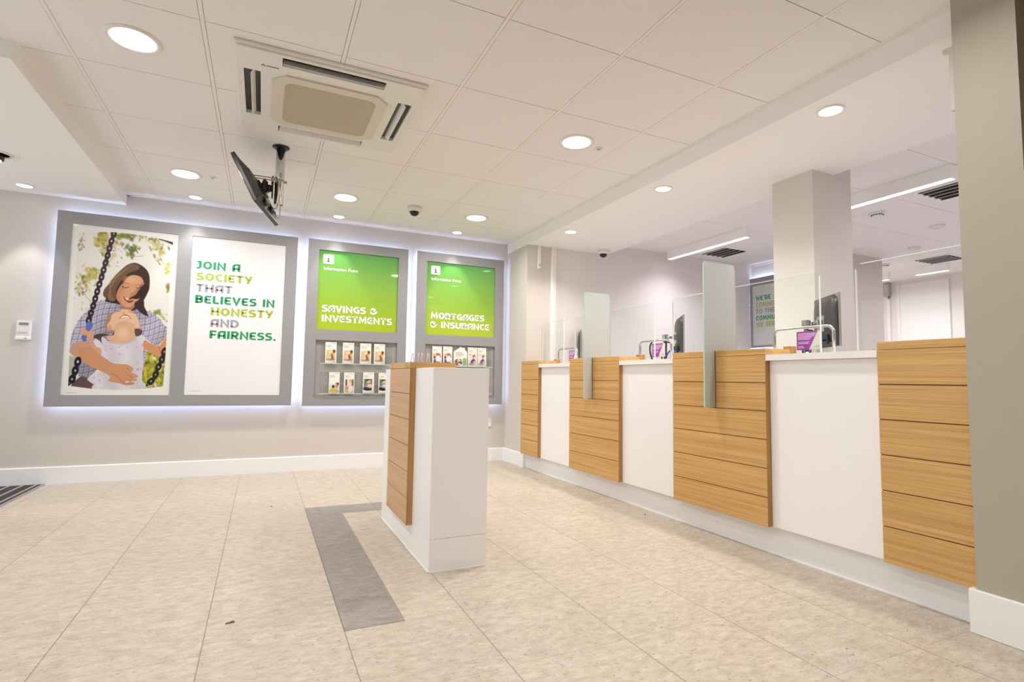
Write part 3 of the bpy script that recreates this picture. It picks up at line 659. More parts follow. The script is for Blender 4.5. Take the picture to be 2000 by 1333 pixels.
# ---- photograph poster, painted in A-space (7.404 px per photo px), mapped by homography of the printed sheet
def homography(src, dst):
    A = []
    for (x, y), (u, v) in zip(src, dst): A += [[x, y, 1, 0, 0, 0, -u*x, -u*y], [0, 0, 0, x, y, 1, -v*x, -v*y]]
    hh_ = np.linalg.solve(np.array(A, float), np.array([c for p in dst for c in p], float)); return np.append(hh_, 1).reshape(3, 3)
def swing_picture(s_, t_):
    H = homography([(0, 0), (1, 0), (1, 1), (0, 1)], [(120.7, -23.7), (1652.6, 134.8), (1525.2, 2463.3), (-57.8, 2458)])
    w = H[2, 0]*s_+H[2, 1]*t_+H[2, 2]; X = (H[0, 0]*s_+H[0, 1]*t_+H[0, 2])/w; Y = (H[1, 0]*s_+H[1, 1]*t_+H[1, 2])/w
    p = Paint(X, Y, (236, 234, 231)); rng = p.rng
    B = lambda *l: [(x-74, y+1184.6) for x, y in l]
    photo = [(200, 100), (470, 98), (740, 100), (1100, 140), (1350, 186), (1570, 240), (1552, 530), (1530, 820)]+B((1565, 330), (1540, 760), (1510, 1150), (1230, 1185), (850, 1205), (480, 1185), (130, 1140), (150, 640), (172, 400), (200, 60))+[(150, 770), (175, 420)]
    sky = (229, 226, 221)
    p.poly(photo, sky, 6, 1)
    mask = p.mask_poly(photo, 6, np.s_[:, :]); before = p.rgb.copy(); base0 = Paint(X, Y, (236, 234, 231)).rgb
    pal = [(150, 152, 72), (196, 184, 96), (212, 196, 140), (112, 126, 62), (176, 150, 96), (206, 186, 170), (188, 192, 120)]
    def blotch(cx, cy, sx, sy, n, r0, r1, pl, op=.86):
        for _ in range(int(n*1.5)):
            x, y = rng.normal(cx, sx), rng.normal(cy, sy); r = rng.uniform(r0, r1)
            p.ell(x, y, r, r*rng.uniform(.35, .8), pl[rng.integers(len(pl))], rng.uniform(0, PI), .9, op)
    blotch(560, 200, 60, 70, 26, 25, 55, pal[:2]+pal[3:5]); blotch(580, 330, 40, 60, 14, 20, 45, pal[:4]); blotch(720, 270, 60, 60, 12, 14, 34, pal)
    blotch(900, 150, 90, 25, 18, 22, 48, [(112, 126, 62), (84, 104, 52), (150, 152, 72)]); blotch(980, 370, 55, 40, 16, 22, 46, [(112, 126, 62), (150, 160, 70), (84, 104, 52)])
    blotch(1340, 300, 70, 70, 20, 18, 42, pal); blotch(1380, 470, 30, 70, 10, 14, 32, pal[:4]); blotch(1230, 200, 100, 30, 14, 14, 34, pal)
    blotch(1480, 620, 16, 40, 6, 22, 36, [(196, 196, 80)]); blotch(1505, 900, 10, 40, 7, 16, 34, [(150, 110, 70), (150, 152, 72)])
    blotch(370, 760, 90, 70, 26, 18, 44, [(150, 152, 72), (196, 184, 96), (212, 196, 140)]); blotch(430, 660, 60, 30, 8, 20, 40, pal[:2])
    blotch(250, 900, 80, 80, 14, 14, 36, pal); blotch(240, 250, 30, 60, 12, 10, 30, [(140, 120, 90), (176, 160, 120)]); blotch(680, 480, 70, 60, 16, 14, 36, pal)
    blotch(1340, 1260, 40, 20, 6, 22, 40, [(130, 150, 60)]); blotch(1400, 1400, 60, 60, 10, 12, 30, pal); blotch(300, 1150, 80, 80, 10, 12, 26, pal, .5)
    for a, b in (((1380, 190), (1570, 262)),): p.line([a, ((a[0]+b[0])/2, 220), b], 38, (70, 72, 66), 8)
    for l in (((820, 300), (960, 440), (1150, 440)), ((1330, 500), (1400, 570)), ((320, 940), (300, 1010), (380, 1100)), ((200, 330), (240, 220), (280, 110))): p.line(l, 9, (140, 120, 100), 8, op=.7)
    # lower right garden
    p.poly(B((1215, 640), (1560, 640), (1520, 1190), (1190, 1190)), (150, 150, 50), 14, 1)
    for _ in range(70):
        q = B((rng.uniform(1215, 1540), rng.uniform(650, 1170)))[0]; r = rng.uniform(14, 44)
        p.ell(q[0], q[1], r, r*.6, [(206, 196, 60), (112, 120, 40), (176, 172, 50), (66, 76, 38), (232, 224, 190), (196, 180, 90)][rng.integers(6)], rng.uniform(0, PI), .8, .8)
    p.poly(B((120, 700), (250, 720), (260, 1000), (130, 1140)), (150, 160, 130), 20, 1, .7)
    # plaid shirt
    def plaid(X, Y):
        c = np.ones(X.shape+(3,))*np.array(lin((198, 192, 206))); ink = np.array(lin((92, 96, 140)))
        wob = 10*np.sin(Y/90)+8*np.sin(X/70)
        for per, wd, al, f in ((74, 13, .62, X*.96+Y*.18+wob), (74, 6, .45, X*.96+Y*.18+34+wob), (82, 15, .6, Y+.22*X+wob*1.4), (82, 6, .5, Y+.22*X+38+wob*1.4)):
            d = np.abs(np.mod(f, per)-per/2); a = np.clip((wd/2-d)/5+.5, 0, 1)*al; c = c*(1-a[..., None])+ink*a[..., None]
        sh = np.clip(.78+.22*np.sin(X/160+Y/240), .6, 1); return c*sh[..., None]
    p.poly([(480, 1100), (600, 1075), (760, 1120), (900, 1230), (1060, 1200), (1200, 1240), (1330, 1300)]+B((1500, 230), (1560, 340), (1550, 425), (1470, 520), (1440, 560), (1330, 530), (1240, 470), (1220, 900), (560, 900), (480, 1020), (280, 1000), (290, 760), (165, 660), (160, 570), (175, 420), (240, 260), (330, 120))+[(380, 1200)], (200, 195, 210), 6, 2, 1, plaid)
    p.poly(B((190, 1165), (210, 1090), (330, 1000), (440, 1050), (540, 1120), (470, 1190)), (98, 78, 82), 8)
    # woman: hair, face
    p.poly([(1000, 540), (900, 575), (800, 660), (720, 740), (650, 840), (575, 930), (560, 1010), (600, 1060), (590, 1100), (700, 1125), (800, 1150), (960, 1240), (1100, 1200), (1215, 1320), (1185, 1230), (1150, 1160), (1145, 1100), (1190, 1010), (1232, 900), (1228, 720), (1170, 620), (1080, 560)], (66, 46, 42), 8)
    p.poly([(990, 548), (900, 585), (800, 665), (720, 745), (650, 845), (578, 935), (566, 1010), (606, 1050), (690, 1100), (750, 1060), (740, 960), (820, 800), (930, 690), (1060, 640), (1080, 590)], (112, 86, 66), 12)
    for k in range(16):
        a = k/15; p.line([(960-70*a, 575+60*a), (780-110*a, 740+60*a), (640-30*a+60*a, 980), (650+70*a, 1090)], 7, [(168, 138, 104), (92, 66, 52), (140, 110, 84)][k % 3], 6, op=.55)
    p.poly([(820, 1110), (1010, 1120), (1000, 1200), (900, 1250), (830, 1190)], (172, 120, 92), 8)
    p.poly([(960, 725), (1085, 735), (1140, 800), (1152, 900), (1130, 1000), (1060, 1090), (1020, 1130), (950, 1182), (880, 1180), (800, 1120), (752, 1040), (780, 930), (860, 820)], (206, 154, 118), 10)
    p.poly([(752, 1040), (780, 930), (850, 830), (860, 930), (800, 1010), (830, 1100), (860, 1170)], (186, 130, 98), 24, op=.7)
    p.ell(960, 790, 90, 44, (224, 178, 140), .1, 1.2, .6); p.ell(840, 1000, 40, 34, (214, 140, 112), 0, 1.2, .5)
    p.line([(838, 878), (868, 902), (905, 900), (930, 890)], 11, (70, 46, 40), 5); p.line([(835, 845), (880, 830), (935, 850)], 8, (130, 92, 70), 6)
    p.line([(1040, 900), (1075, 908), (1110, 890)], 10, (80, 54, 46), 5); p.line([(1030, 868), (1080, 862), (1130, 872)], 8, (130, 92, 70), 6)
    p.line([(985, 900), (1002, 960), (985, 985), (950, 992)], 9, (170, 112, 86), 8); p.ell(990, 930, 14, 40, (226, 180, 144), 0, 1, .6)
    p.poly([(856, 1028), (900, 1052), (960, 1080), (1010, 1085), (950, 1122), (900, 1100), (868, 1068)], (140, 58, 52), 6)
    p.poly([(872, 1040), (905, 1056), (960, 1080), (940, 1088), (900, 1074)], (238, 228, 218), 5)
    p.poly([(1155, 850), (1080, 930), (1030, 1000), (950, 1050), (925, 1085), (985, 1062), (1050, 1068), (1120, 1040), (1190, 1000), (1215, 900)], (60, 42, 42), 8)
    for k in range(6): p.line([(1150-10*k, 800+15*k), (1100-12*k, 930), (1000-14*k+20, 1030), (930+5*k, 1080)], 5, (84, 60, 52), 5, op=.7)
    p.poly([(1010, 1140), (1080, 1080), (1150, 1090), (1160, 1200), (1216, 1316), (1100, 1260)], (64, 48, 50), 10)
    # woman's forearm and hand
    def dress(X, Y):
        c = np.ones(X.shape+(3,))*np.array(lin((219, 213, 222))); sh = .93+.07*np.sin(X/60+.6*np.sin(Y/80)); return c*sh[..., None]
    p.poly(B((620, 430), (690, 470), (780, 505), (900, 522), (1020, 495), (1110, 430), (1200, 400), (1262, 480), (1220, 560), (1222, 800), (1200, 1060), (1245, 1105), (1232, 1185), (850, 1206), (478, 1186), (505, 1120), (405, 1050), (510, 955), (620, 920), (690, 870), (610, 700), (490, 490)), (220, 215, 225), 6, 2, 1, dress)
    for _ in range(64):
        q = B((rng.uniform(480, 1220), rng.uniform(520, 1170)))[0]
        p.ell(q[0], q[1], rng.uniform(10, 26), rng.uniform(5, 11), [(226, 140, 176), (212, 110, 160), (190, 190, 214)][rng.integers(3)], rng.uniform(0, PI), .9, .6)
    p.line(B((690, 478), (800, 510), (900, 522), (1020, 500), (1110, 432)), 8, (110, 108, 128), 4); p.line(B((700, 500), (800, 530), (900, 540), (1020, 520), (1120, 452)), 5, (150, 146, 164), 4)
    p.poly(B((345, 290), (400, 330), (470, 330), (505, 420), (486, 500), (530, 570), (605, 600), (605, 690), (500, 640), (430, 560), (415, 470), (340, 410), (300, 370)), (214, 160, 130), 6)
    p.poly(B((1240, 478), (1330, 530), (1440, 565), (1470, 540), (1555, 430), (1545, 600), (1495, 712), (1400, 700), (1300, 650), (1215, 570)), (206, 146, 106), 6)
    p.line(B((1440, 565), (1465, 620), (1475, 690)), 8, (160, 100, 72), 8)
    # girl: head thrown back
    p.poly(B((690, 440), (770, 380), (1090, 380), (1120, 430), (1050, 490), (900, 528), (760, 500)), (218, 172, 142), 8)
    p.poly(B((700, 130), (760, 100), (800, 200), (770, 330), (700, 290), (660, 250)), (168, 132, 104), 14)
    p.poly(B((740, 190), (762, 110), (850, 48), (930, 28), (1040, 50), (1112, 112), (1152, 200), (1160, 290), (1112, 325), (1096, 380), (1060, 425), (980, 478), (880, 482), (770, 420), (782, 335), (722, 322), (690, 270)), (226, 184, 154), 8)
    p.poly(B((780, 330), (850, 240), (950, 205), (1060, 240), (1110, 320), (1060, 425), (980, 478), (880, 482), (775, 415)), (216, 168, 136), 26, op=.8)
    p.ell(*B((920, 380))[0], 70, 70, (236, 200, 170), 0, 1.4, .7)
    p.line(B((820, 262), (900, 225), (1000, 225), (1090, 260)), 8, (190, 140, 110), 12, op=.6)
    p.poly(B((862, 168), (905, 122), (950, 104), (1000, 120), (1046, 168), (1000, 152), (950, 146), (900, 154)), (196, 104, 96), 5); p.poly(B((890, 150), (930, 126), (980, 128), (1020, 154), (955, 142)), (244, 238, 232), 4)
    p.line(B((815, 72), (850, 58), (885, 58)), 7, (110, 80, 66), 5); p.line(B((1000, 66), (1040, 70), (1072, 86)), 7, (110, 80, 66), 5)
    p.ell(*B((930, 86))[0], 26, 13, (206, 150, 124), 0, .8, .8); p.ell(*B((725, 300))[0], 34, 42, (220, 150, 124), .4, .5, .8); p.ell(*B((1182, 305))[0], 20, 40, (222, 140, 130), 0, .5, .8)
    p.poly(B((795, 330), (760, 400), (700, 392), (560, 385), (492, 430), (560, 470), (600, 500), (625, 540), (612, 440), (700, 410), (785, 405)), (84, 64, 58), 8)
    p.poly(B((1100, 310), (1200, 330), (1195, 392), (1122, 425), (1096, 380)), (96, 74, 74), 8)
    p.poly(B((158, 585), (220, 540), (300, 500), (390, 508), (480, 590), (620, 705), (740, 790), (800, 818), (900, 825), (985, 832), (1072, 882), (1060, 925), (1010, 900), (1060, 950), (1142, 990), (1132, 1018), (1060, 1015), (1135, 1050), (1102, 1075), (1040, 1068), (1095, 1100), (1060, 1128), (960, 1134), (880, 1108), (780, 1090), (702, 1062), (745, 1010), (600, 925), (420, 842), (270, 742), (160, 665)), (203, 148, 110), 6, 3)
    p.poly(B((290, 510), (390, 512), (440, 560), (280, 600), (280, 730), (160, 660), (162, 590)), (206, 164, 150), 20, op=.5)
    for l in (((985, 880), (1020, 915), (1060, 930)), ((1000, 985), (1060, 1015), (1130, 1018)), ((970, 1050), (1040, 1065)), ((920, 1080), (960, 1110), (1060, 1110)), ((760, 960), (850, 1010), (900, 1080))): p.line(B(*l), 8, (142, 92, 66), 5, op=.8)
    p.line(B((960, 1090), (1008, 1076)), 12, (226, 220, 226), 4)
    # chains
    def chain(pts, n, w, col=(56, 44, 56), big=1.0):
        P = np.array(spline(pts, 12, False)); d = np.r_[0, np.cumsum(np.hypot(*np.diff(P, axis=0).T))]
        for k in range(n):
            u = (k+.5)/n*d[-1]; x, y = np.interp(u, d, P[:, 0]), np.interp(u, d, P[:, 1]); x2, y2 = np.interp(min(u+8, d[-1]), d, P[:, 0]), np.interp(min(u+8, d[-1]), d, P[:, 1])
            x1, y1 = np.interp(u-8, d, P[:, 0]), np.interp(u-8, d, P[:, 1]); a = math.atan2(y2-y1, x2-x1); L_ = d[-1]/n*.78
            if k % 2 == 0: p.ell(x, y, L_*1.22, w*.95, col, a, .16, 1, .46)
            else: p.ell(x, y, L_*1.0, w*.42, col, a, .3); p.ell(x, y, L_*.26, w*.14, (150, 140, 150), a, .5, .7)
    chain([(718, 100), (655, 310), (600, 520), (545, 720), (475, 960), (410, 1190), (345, 1400)], 25, 37)
    p.poly(B((400, 220), (470, 215), (490, 270), (410, 400), (390, 500), (330, 470), (330, 410), (380, 330)), (96, 116, 176), 8)
    p.poly(B((340, 300), (400, 340), (460, 360), (440, 420), (360, 400), (305, 390)), (216, 160, 134), 8)
    chain(B((280, 760), (232, 930), (190, 1040), (140, 1130)), 6, 44, (36, 36, 50))
    chain(B((1535, 620), (1480, 790), (1430, 890), (1380, 1020), (1270, 1140)), 10, 38, (36, 34, 42))
    rgb = base0*(1-mask[..., None])+p.rgb*mask[..., None]; p.rgb = rgb
    p.line(B((105, 1240), (250, 1240)), 7, (170, 168, 166), 5)
    return p.rgb*.92
def sheet(r, ins=.0): return lambda s_, t_: (r[0]+ins+(r[1]-r[0]-2*ins)*s_, 5.494, r[3]-ins-(r[3]-r[2]-2*ins)*t_)
po = grid_mesh('photo_poster', sheet(W1), 250, 470, swing_picture)
tag(po, 'tall poster photo of a laughing woman in plaid hugging a girl on a chain swing', 'poster')

def flat_poster(name, r, m, label, y=5.494, frame_inset=0):
    t = thing(name, label, 'poster', ((r[0]+r[1])/2, y, r[2]))
    MB().box(r[0]+.001, r[1]-.001, y, y+.004, r[2]+.001, r[3]-.001).build('sheet', m, t); return t
def words(parent, lines, y, m, t=.205, sp=.1):
    """lines: (text, x_left, x_right, baseline z, cap height)"""
    for s_, x0, x1, z, hgt in lines:
        k = (x1-x0)/text_width(s_, sp); x = x0
        for w_i in s_.split(' '):                     # every word a part of its own
            wd = text_width(w_i, sp)*k
            mb = MB(); lettering(mb.bm, w_i, lambda a, b: (x+a, y, z+b), hgt, wd, t, sp); mb.build('lettering', m, parent)
            x += wd+(GL[' '][0]+2*sp)*k
M_TGREEN = mat('dark green ink', (48, 152, 100), .25); M_TLIME = mat('lime ink', (170, 188, 76), .25); M_TGREY = mat('lilac grey ink', (164, 156, 172), .25); M_TWHITE = mat('white ink', (240, 240, 232), .3)
lp = flat_poster('slogan_poster', W2, M_POSTER, 'tall white poster reading JOIN A SOCIETY in green, lime and grey')
yy = 5.4925
words(lp, [('JOIN A', -.573, -.224, 1.849, .069), ('BELIEVES IN', -.568, .077, 1.540, .070), ('FAIRNESS.', -.441, .106, 1.229, .070)], yy, M_TGREEN)
words(lp, [('SOCIETY', -.568, -.123, 1.745, .069), ('HONESTY', -.442, .066, 1.437, .070)], yy, M_TLIME)
words(lp, [('THAT', -.568, -.281, 1.642, .069), ('AND', -.440, -.214, 1.333, .070)], yy, M_TGREY)
MB().box(-.567, -.49, yy, yy+.001, .757, .7595).build('small_print', M_TGREY, lp)

def green_mat(name, z0, z1):
    m = mat(name, (120, 190, 60), .03, spec=.6); nt = m.node_tree; N = nt.nodes.new; L = nt.links.new
    g = N('ShaderNodeNewGeometry'); sp = N('ShaderNodeSeparateXYZ'); mr = N('ShaderNodeMapRange'); r = N('ShaderNodeValToRGB')
    mr.inputs['From Min'].default_value = z0; mr.inputs['From Max'].default_value = z1
    r.color_ramp.elements[0].color = (*lin((172, 192, 50)), 1); r.color_ramp.elements[1].color = (*lin((92, 164, 84)), 1)
    e = r.color_ramp.elements.new(.5); e.color = (*lin((138, 180, 70)), 1)
    L(g.outputs['Position'], sp.inputs[0]); L(sp.outputs[2], mr.inputs['Value']); L(mr.outputs[0], r.inputs[0]); L(r.outputs[0], nt.nodes['Principled BSDF'].inputs['Base Color']); return m
M_GREEN = green_mat('green print', 1.36, 2.141)
def sign(r, label, lines, ix, ttl):
    t = flat_poster('information_sign', r, M_GREEN, label, 5.500); y = 5.4985
    words(t, lines, y, M_TWHITE, .215, .09)
    MB().prism([(ix+.05+sx*.036+.014*math.cos(math.radians(a0+15*k)), 2.053+sz_*.033+.014*math.sin(math.radians(a0+15*k))) for sx, sz_, a0 in ((1, 1, 0), (-1, 1, 90), (-1, -1, 180), (1, -1, 270)) for k in range(7)], 'y', y-.001, y+.001).build('icon_tile', M_TWHITE, t)
    mb = MB(); lettering(mb.bm, 'i', lambda a, b: (ix+.033+a, y-.0015, 2.026+b), .055, .032, .17, .1); mb.build('icon_letter', M_DGREY, t)
    font_mesh('title_text', 'Information Point', .044, lambda a, b: (ttl[0]+a, y, ttl[1]+b), M_TWHITE, t, ttl[2]); return t
sign(G2, 'green square sign reading SAVINGS & INVESTMENTS', [('SAVINGS &', .500, 1.031, 1.533, .067), ('INVESTMENTS', .501, 1.183, 1.437, .066)], .494, (.500, 1.9465, .327))
sign(G3, 'green square sign reading MORTGAGES & INSURANCE', [('MORTGAGES', 1.591, 2.199, 1.533, .067), ('& INSURANCE', 1.591, 2.262, 1.438, .066)], 1.583, (1.586, 1.945, .333))

# ---- acrylic leaflet racks and the leaflets standing in them
def rack(x0, x1, zb, label, cat='leaflet rack'):
    t = thing('leaflet_rack', label, cat, ((x0+x1)/2, 5.50, zb), 'clear leaflet racks')
    MB().box(x0, x1, 5.507, 5.510, zb, zb+.205).build('back_sheet', M_ACRYL, t)
    MB().box(x0, x1, 5.470, 5.507, zb-.004, zb).box(x0, x1, 5.467, 5.470, zb-.004, zb+.075).build('tray', M_ACRYL, t)
    MB().box(x0, x1, 5.4665, 5.4695, zb-.0055, zb-.001).build('tray_edge', M_EDGE, t)
    for k in range(5):
        x = x0+.04+(x1-x0-.08)*k/4; MB().lathe([(.006, 0), (.006, .004), (.003, .006), (0, .006)], (x, 5.507, zb+.188), 12, (0, -1, 0)).build('fixing_screw', M_STEEL, t)
    return t
RK = 'clear acrylic leaflet rack, '
rack(.503, 1.20, 1.033, RK+'upper one under the savings sign'); rack(.503, 1.20, .742, RK+'lower one under the savings sign')
rack(1.58, 2.29, 1.035, RK+'upper one under the mortgages sign'); rack(1.58, 2.29, .745, RK+'lower one under the mortgages sign, behind the podium')
def pic(kind):
    def paint(s_, t_):
        p = Paint(s_*100, t_*200, (238, 234, 226))
        for k, wv in enumerate((.5, .62, .44)): p.line([(12, 32+k*9), (12+wv*70, 32+k*9)], 4, (176, 184, 170), 2)
        p.line([(52, 13), (88, 13)], 4, (150, 160, 150), 2)
        y0 = 70
        if kind == 'warm':
            p.poly([(10, 78), (88, 70), (88, 172), (60, 176), (10, 172)], (222, 190, 128), 4, 1); p.ell(62, 95, 26, 14, (244, 222, 190), -.3, .8); p.ell(78, 88, 13, 17, (110, 62, 44), 0, .5); p.ell(66, 110, 16, 10, (206, 140, 90), -.6, .5)
            p.poly([(50, 118), (66, 124), (74, 150), (66, 172), (48, 160)], (150, 84, 54), 5); p.ell(36, 146, 19, 22, (216, 206, 204), 0, .5); p.poly([(10, 160), (88, 156), (86, 174), (40, 178), (10, 172)], (190, 126, 62), 8, 1, .7)
        elif kind == 'sleep':
            p.poly([(8, 112), (90, 104), (90, 192), (50, 198), (8, 190)], (226, 220, 206), 4, 1); p.ell(76, 128, 15, 26, (200, 140, 122), .2, .5); p.poly([(62, 104), (92, 100), (92, 124), (74, 112)], (70, 50, 44), 4); p.ell(42, 138, 14, 16, (56, 46, 50), 0, .5); p.poly([(8, 172), (40, 156), (90, 168), (90, 190), (50, 198), (8, 190)], (222, 184, 96), 5)
        elif kind == 'room':
            p.poly([(8, 66), (92, 66), (92, 192), (50, 198), (8, 190)], (214, 190, 170), 4, 1)
            for x, c in ((24, (70, 60, 80)), (40, (236, 228, 224)), (58, (220, 150, 150)), (74, (200, 160, 90)), (86, (80, 80, 110))): p.poly([(x-7, 68), (x+7, 68), (x+6, 130), (x-6, 130)], c, 4, 1)
            p.ell(54, 110, 16, 22, (232, 206, 190), 0, .6); p.ell(66, 160, 24, 34, (236, 226, 222), 0, .5); p.ell(22, 152, 12, 22, (226, 156, 160), 0, .6); p.ell(34, 152, 6, 8, (60, 60, 110), 0, .5); p.poly([(8, 178), (36, 180), (36, 194), (8, 190)], (196, 190, 80), 4, 1)
        elif kind == 'garden':
            p.poly([(10, 64), (84, 64), (82, 174), (46, 180), (8, 172)], (66, 84, 56), 4, 1)
            for x, y in ((20, 76), (70, 76), (76, 100), (16, 100)): p.ell(x, y, 12, 9, (120, 146, 86), .4, .9, .8)
            p.ell(40, 86, 12, 14, (62, 48, 44), 0, .5); p.ell(42, 96, 10, 12, (214, 166, 140), 0, .5); p.ell(58, 92, 11, 14, (226, 190, 160), 0, .5); p.ell(34, 122, 18, 18, (112, 134, 186), .3, .5); p.ell(62, 132, 22, 20, (232, 206, 190), .2, .5); p.line([(14, 134), (40, 142), (66, 146)], 9, (216, 168, 142), 4); p.poly([(10, 148), (60, 152), (80, 168), (46, 178), (8, 170)], (36, 44, 40), 5)
        elif kind == 'kitchen':
            p.poly([(14, 70), (90, 68), (90, 190), (14, 190)], (216, 200, 176), 4, 1); p.ell(20, 92, 12, 16, (206, 186, 70), 0, .8); p.ell(56, 86, 16, 16, (190, 96, 60), 0, .5); p.line([(70, 78), (90, 112)], 8, (96, 80, 70), 5); p.ell(62, 128, 26, 32, (236, 230, 238), 0, .4); p.ell(24, 116, 12, 15, (70, 54, 50), 0, .4); p.ell(26, 128, 9, 9, (196, 140, 112), 0, .4); p.ell(26, 158, 14, 24, (86, 96, 140), 0, .5); p.ell(60, 166, 20, 8, (176, 90, 84), 0, .5)
        else:
            p.poly([(12, 66), (90, 64), (90, 190), (12, 190)], (230, 216, 204), 4, 1); p.ell(24, 76, 12, 12, (232, 170, 166), 0, .7); p.ell(66, 96, 15, 18, (86, 66, 62), 0, .4); p.ell(70, 104, 9, 13, (230, 192, 160), 0, .4); p.poly([(40, 132), (66, 118), (76, 140), (70, 166), (30, 164)], (72, 72, 140), 5); p.ell(66, 160, 14, 18, (224, 170, 160), 0, .6); p.poly([(12, 166), (60, 170), (60, 190), (12, 190)], (140, 118, 104), 6, 1, .7)
        p.line([(72, 190), (88, 186)], 5, (120, 130, 110), 3)
        return p.rgb*.95
    return paint
def leaflet(x0, x1, zb, zt, kind, label, group=None, tilt=.012):
    o = grid_mesh('leaflet', lambda s_, t_: (x0+(x1-x0)*s_, 5.484+tilt*(1-t_), zt-(zt-zb)*t_), 30, 60, pic(kind), .35)
    # paper block behind the printed cover
    MB().prism([(5.4845+tilt, zt-.0005), (5.4845, zb), (5.4885, zb), (5.4885+tilt, zt-.0005)], 'x', x0, x1).build('pages', M_CARD, o)
    tag(o, label, 'leaflet', group); return o
g1 = 'leaflets under the savings sign'; g2 = 'leaflets under the mortgages sign'
WM = 'leaflet with golden sunlit cover picture, upper savings rack, '
for (a, b), l in (((.546, .651), WM+'leftmost of four'), ((.708, .816), WM+'second from left'), ((.875, .984), WM+'third from left'), ((1.012, 1.121), WM+'rightmost of four')): leaflet(a, b, 1.034, 1.239, 'warm', l, g1)
leaflet(.591, .690, .743, .946, 'sleep', 'leaflet showing a sleeping head above yellow cloth, leftmost in lower savings rack', g1)
leaflet(.731, .830, .743, .946, 'room', 'leaflet with a pale busy cover picture, second in lower savings rack', g1)
leaflet(.913, 1.021, .746, .951, 'garden', 'leaflet with dark green garden cover, whole, third in lower savings rack', g1)
leaflet(1.066, 1.170, .746, .948, 'garden', 'leaflet with dark green garden cover, half hidden by the podium', g1)
leaflet(1.616, 1.721, 1.036, 1.240, 'kitchen', 'leaflet with white-shirted figure cover, leftmost under the mortgages sign', g2)
leaflet(1.734, 1.837, 1.036, 1.242, 'kitchen', 'leaflet with white-shirted figure cover, second from left under the mortgages sign', g2)
leaflet(2.014, 2.123, 1.036, 1.242, 'purple', 'leaflet with figure in purple, left of the matching pair under the mortgages sign', g2)
leaflet(2.129, 2.229, 1.038, 1.242, 'purple', 'leaflet with figure in purple, rightmost under the mortgages sign', g2)
# house-shaped leaflet
t = thing('house_leaflet', 'house-shaped white leaflet between portrait leaflets under the mortgages sign', 'leaflet', (1.928, 5.49, 1.036), g2)
hp = [(1.851, 1.036), (2.005, 1.036), (2.005, 1.190), (1.976, 1.214), (1.976, 1.236), (1.952, 1.232), (1.931, 1.244), (1.851, 1.190)]
MB().prism(hp, 'y', 5.4885, 5.4935).build('card', M_CARD, t)
mb = MB()
for k, (a, b) in enumerate(((1.875, 1.95), (1.875, 1.97), (1.875, 1.94))): mb.box(a, b, 5.4875, 5.4885, 1.175-.016*k, 1.181-.016*k)
mb.build('small_print', M_TGREY, t)
hs_ = grid_mesh('picture', lambda s_, t_: (1.862+.086*s_, 5.4878, 1.112-.07*t_), 24, 20, lambda s_, t_: (lambda p: ([p.ell(p.rng.uniform(0, 100), p.rng.uniform(0, 80), p.rng.uniform(8, 20), p.rng.uniform(8, 20), [(120, 70, 56), (60, 54, 50), (206, 160, 130), (232, 226, 220), (96, 110, 80)][p.rng.integers(5)], 0, .6) for _ in range(26)], p.rgb)[1])(Paint(s_*100, t_*80, (180, 150, 130))), .35, t)
MB().prism([(1.955, 1.045), (1.998, 1.045), (1.998, 1.115), (1.976, 1.130), (1.955, 1.115)], 'y', 5.4872, 5.4885).build('green_panel', mat('leaf green print', (140, 190, 110), .4), t)

# ---- small wall items
t = thing('wall_control', 'small white wall control box left of the photo poster', 'control unit', (-1.752, YW, 1.165))
MB().box(-1.797, -1.707, YW-.03, YW, 1.168, 1.312, .004, 2).build('case', M_WHITE, t)
MB().box(-1.78, -1.722, YW-.0325, YW-.029, 1.278, 1.298).build('display', mat('lcd', (120, 136, 140), .2), t)
mb = MB()
for k in range(3): mb.box(-1.788, -1.72, YW-.0315, YW-.029, 1.222-.008*k, 1.2235-.008*k)
mb.build('vent_slots', M_TGREY, t)
MB().box(-1.80, -1.705, YW-.034, YW, 1.16, 1.186, .005, 2).build('lower_cover', M_SKIRT, t)
MB().box(-1.742, -1.726, YW-.0355, YW-.033, 1.168, 1.176).build('badge', M_TGREY, t)
t = thing('wall_socket', 'white wall socket low on back wall right of the podium', 'socket', (2.316, YW, .375))
MB().box(2.245, 2.337, YW-.011, YW, .375, .465, .003, 2).build('faceplate', M_WHITE, t)
MB().box(2.262, 2.274, YW-.014, YW-.010, .432, .45, .001).box(2.308, 2.32, YW-.014, YW-.010, .432, .45, .001).build('switch', M_SKIRT, t)
# ---- entrance mat
t = thing('entrance_mat', 'dark ribbed entrance mat with pale metal strips at the far left', 'mat', (-2.2, 4.9, 0))
MB().box(-3.25, -1.557, 3.8, YW-.02, .0005, .006).build('mat_pile', mat('mat charcoal', (58, 52, 56), .95, bump=.6, bscale=400), t)
mb = MB()
k = 0
while -1.60-.085*k > -3.25:
    x = -1.60-.085*k; mb.box(x, x+.016, 3.8, YW-.02, .006, .008); k += 1
mb.box(-1.557, -1.545, 3.8, YW-.02, 0, .008); mb.build('metal_strips', mat('mat aluminium', (176, 172, 172), .4, metal=.4), t)
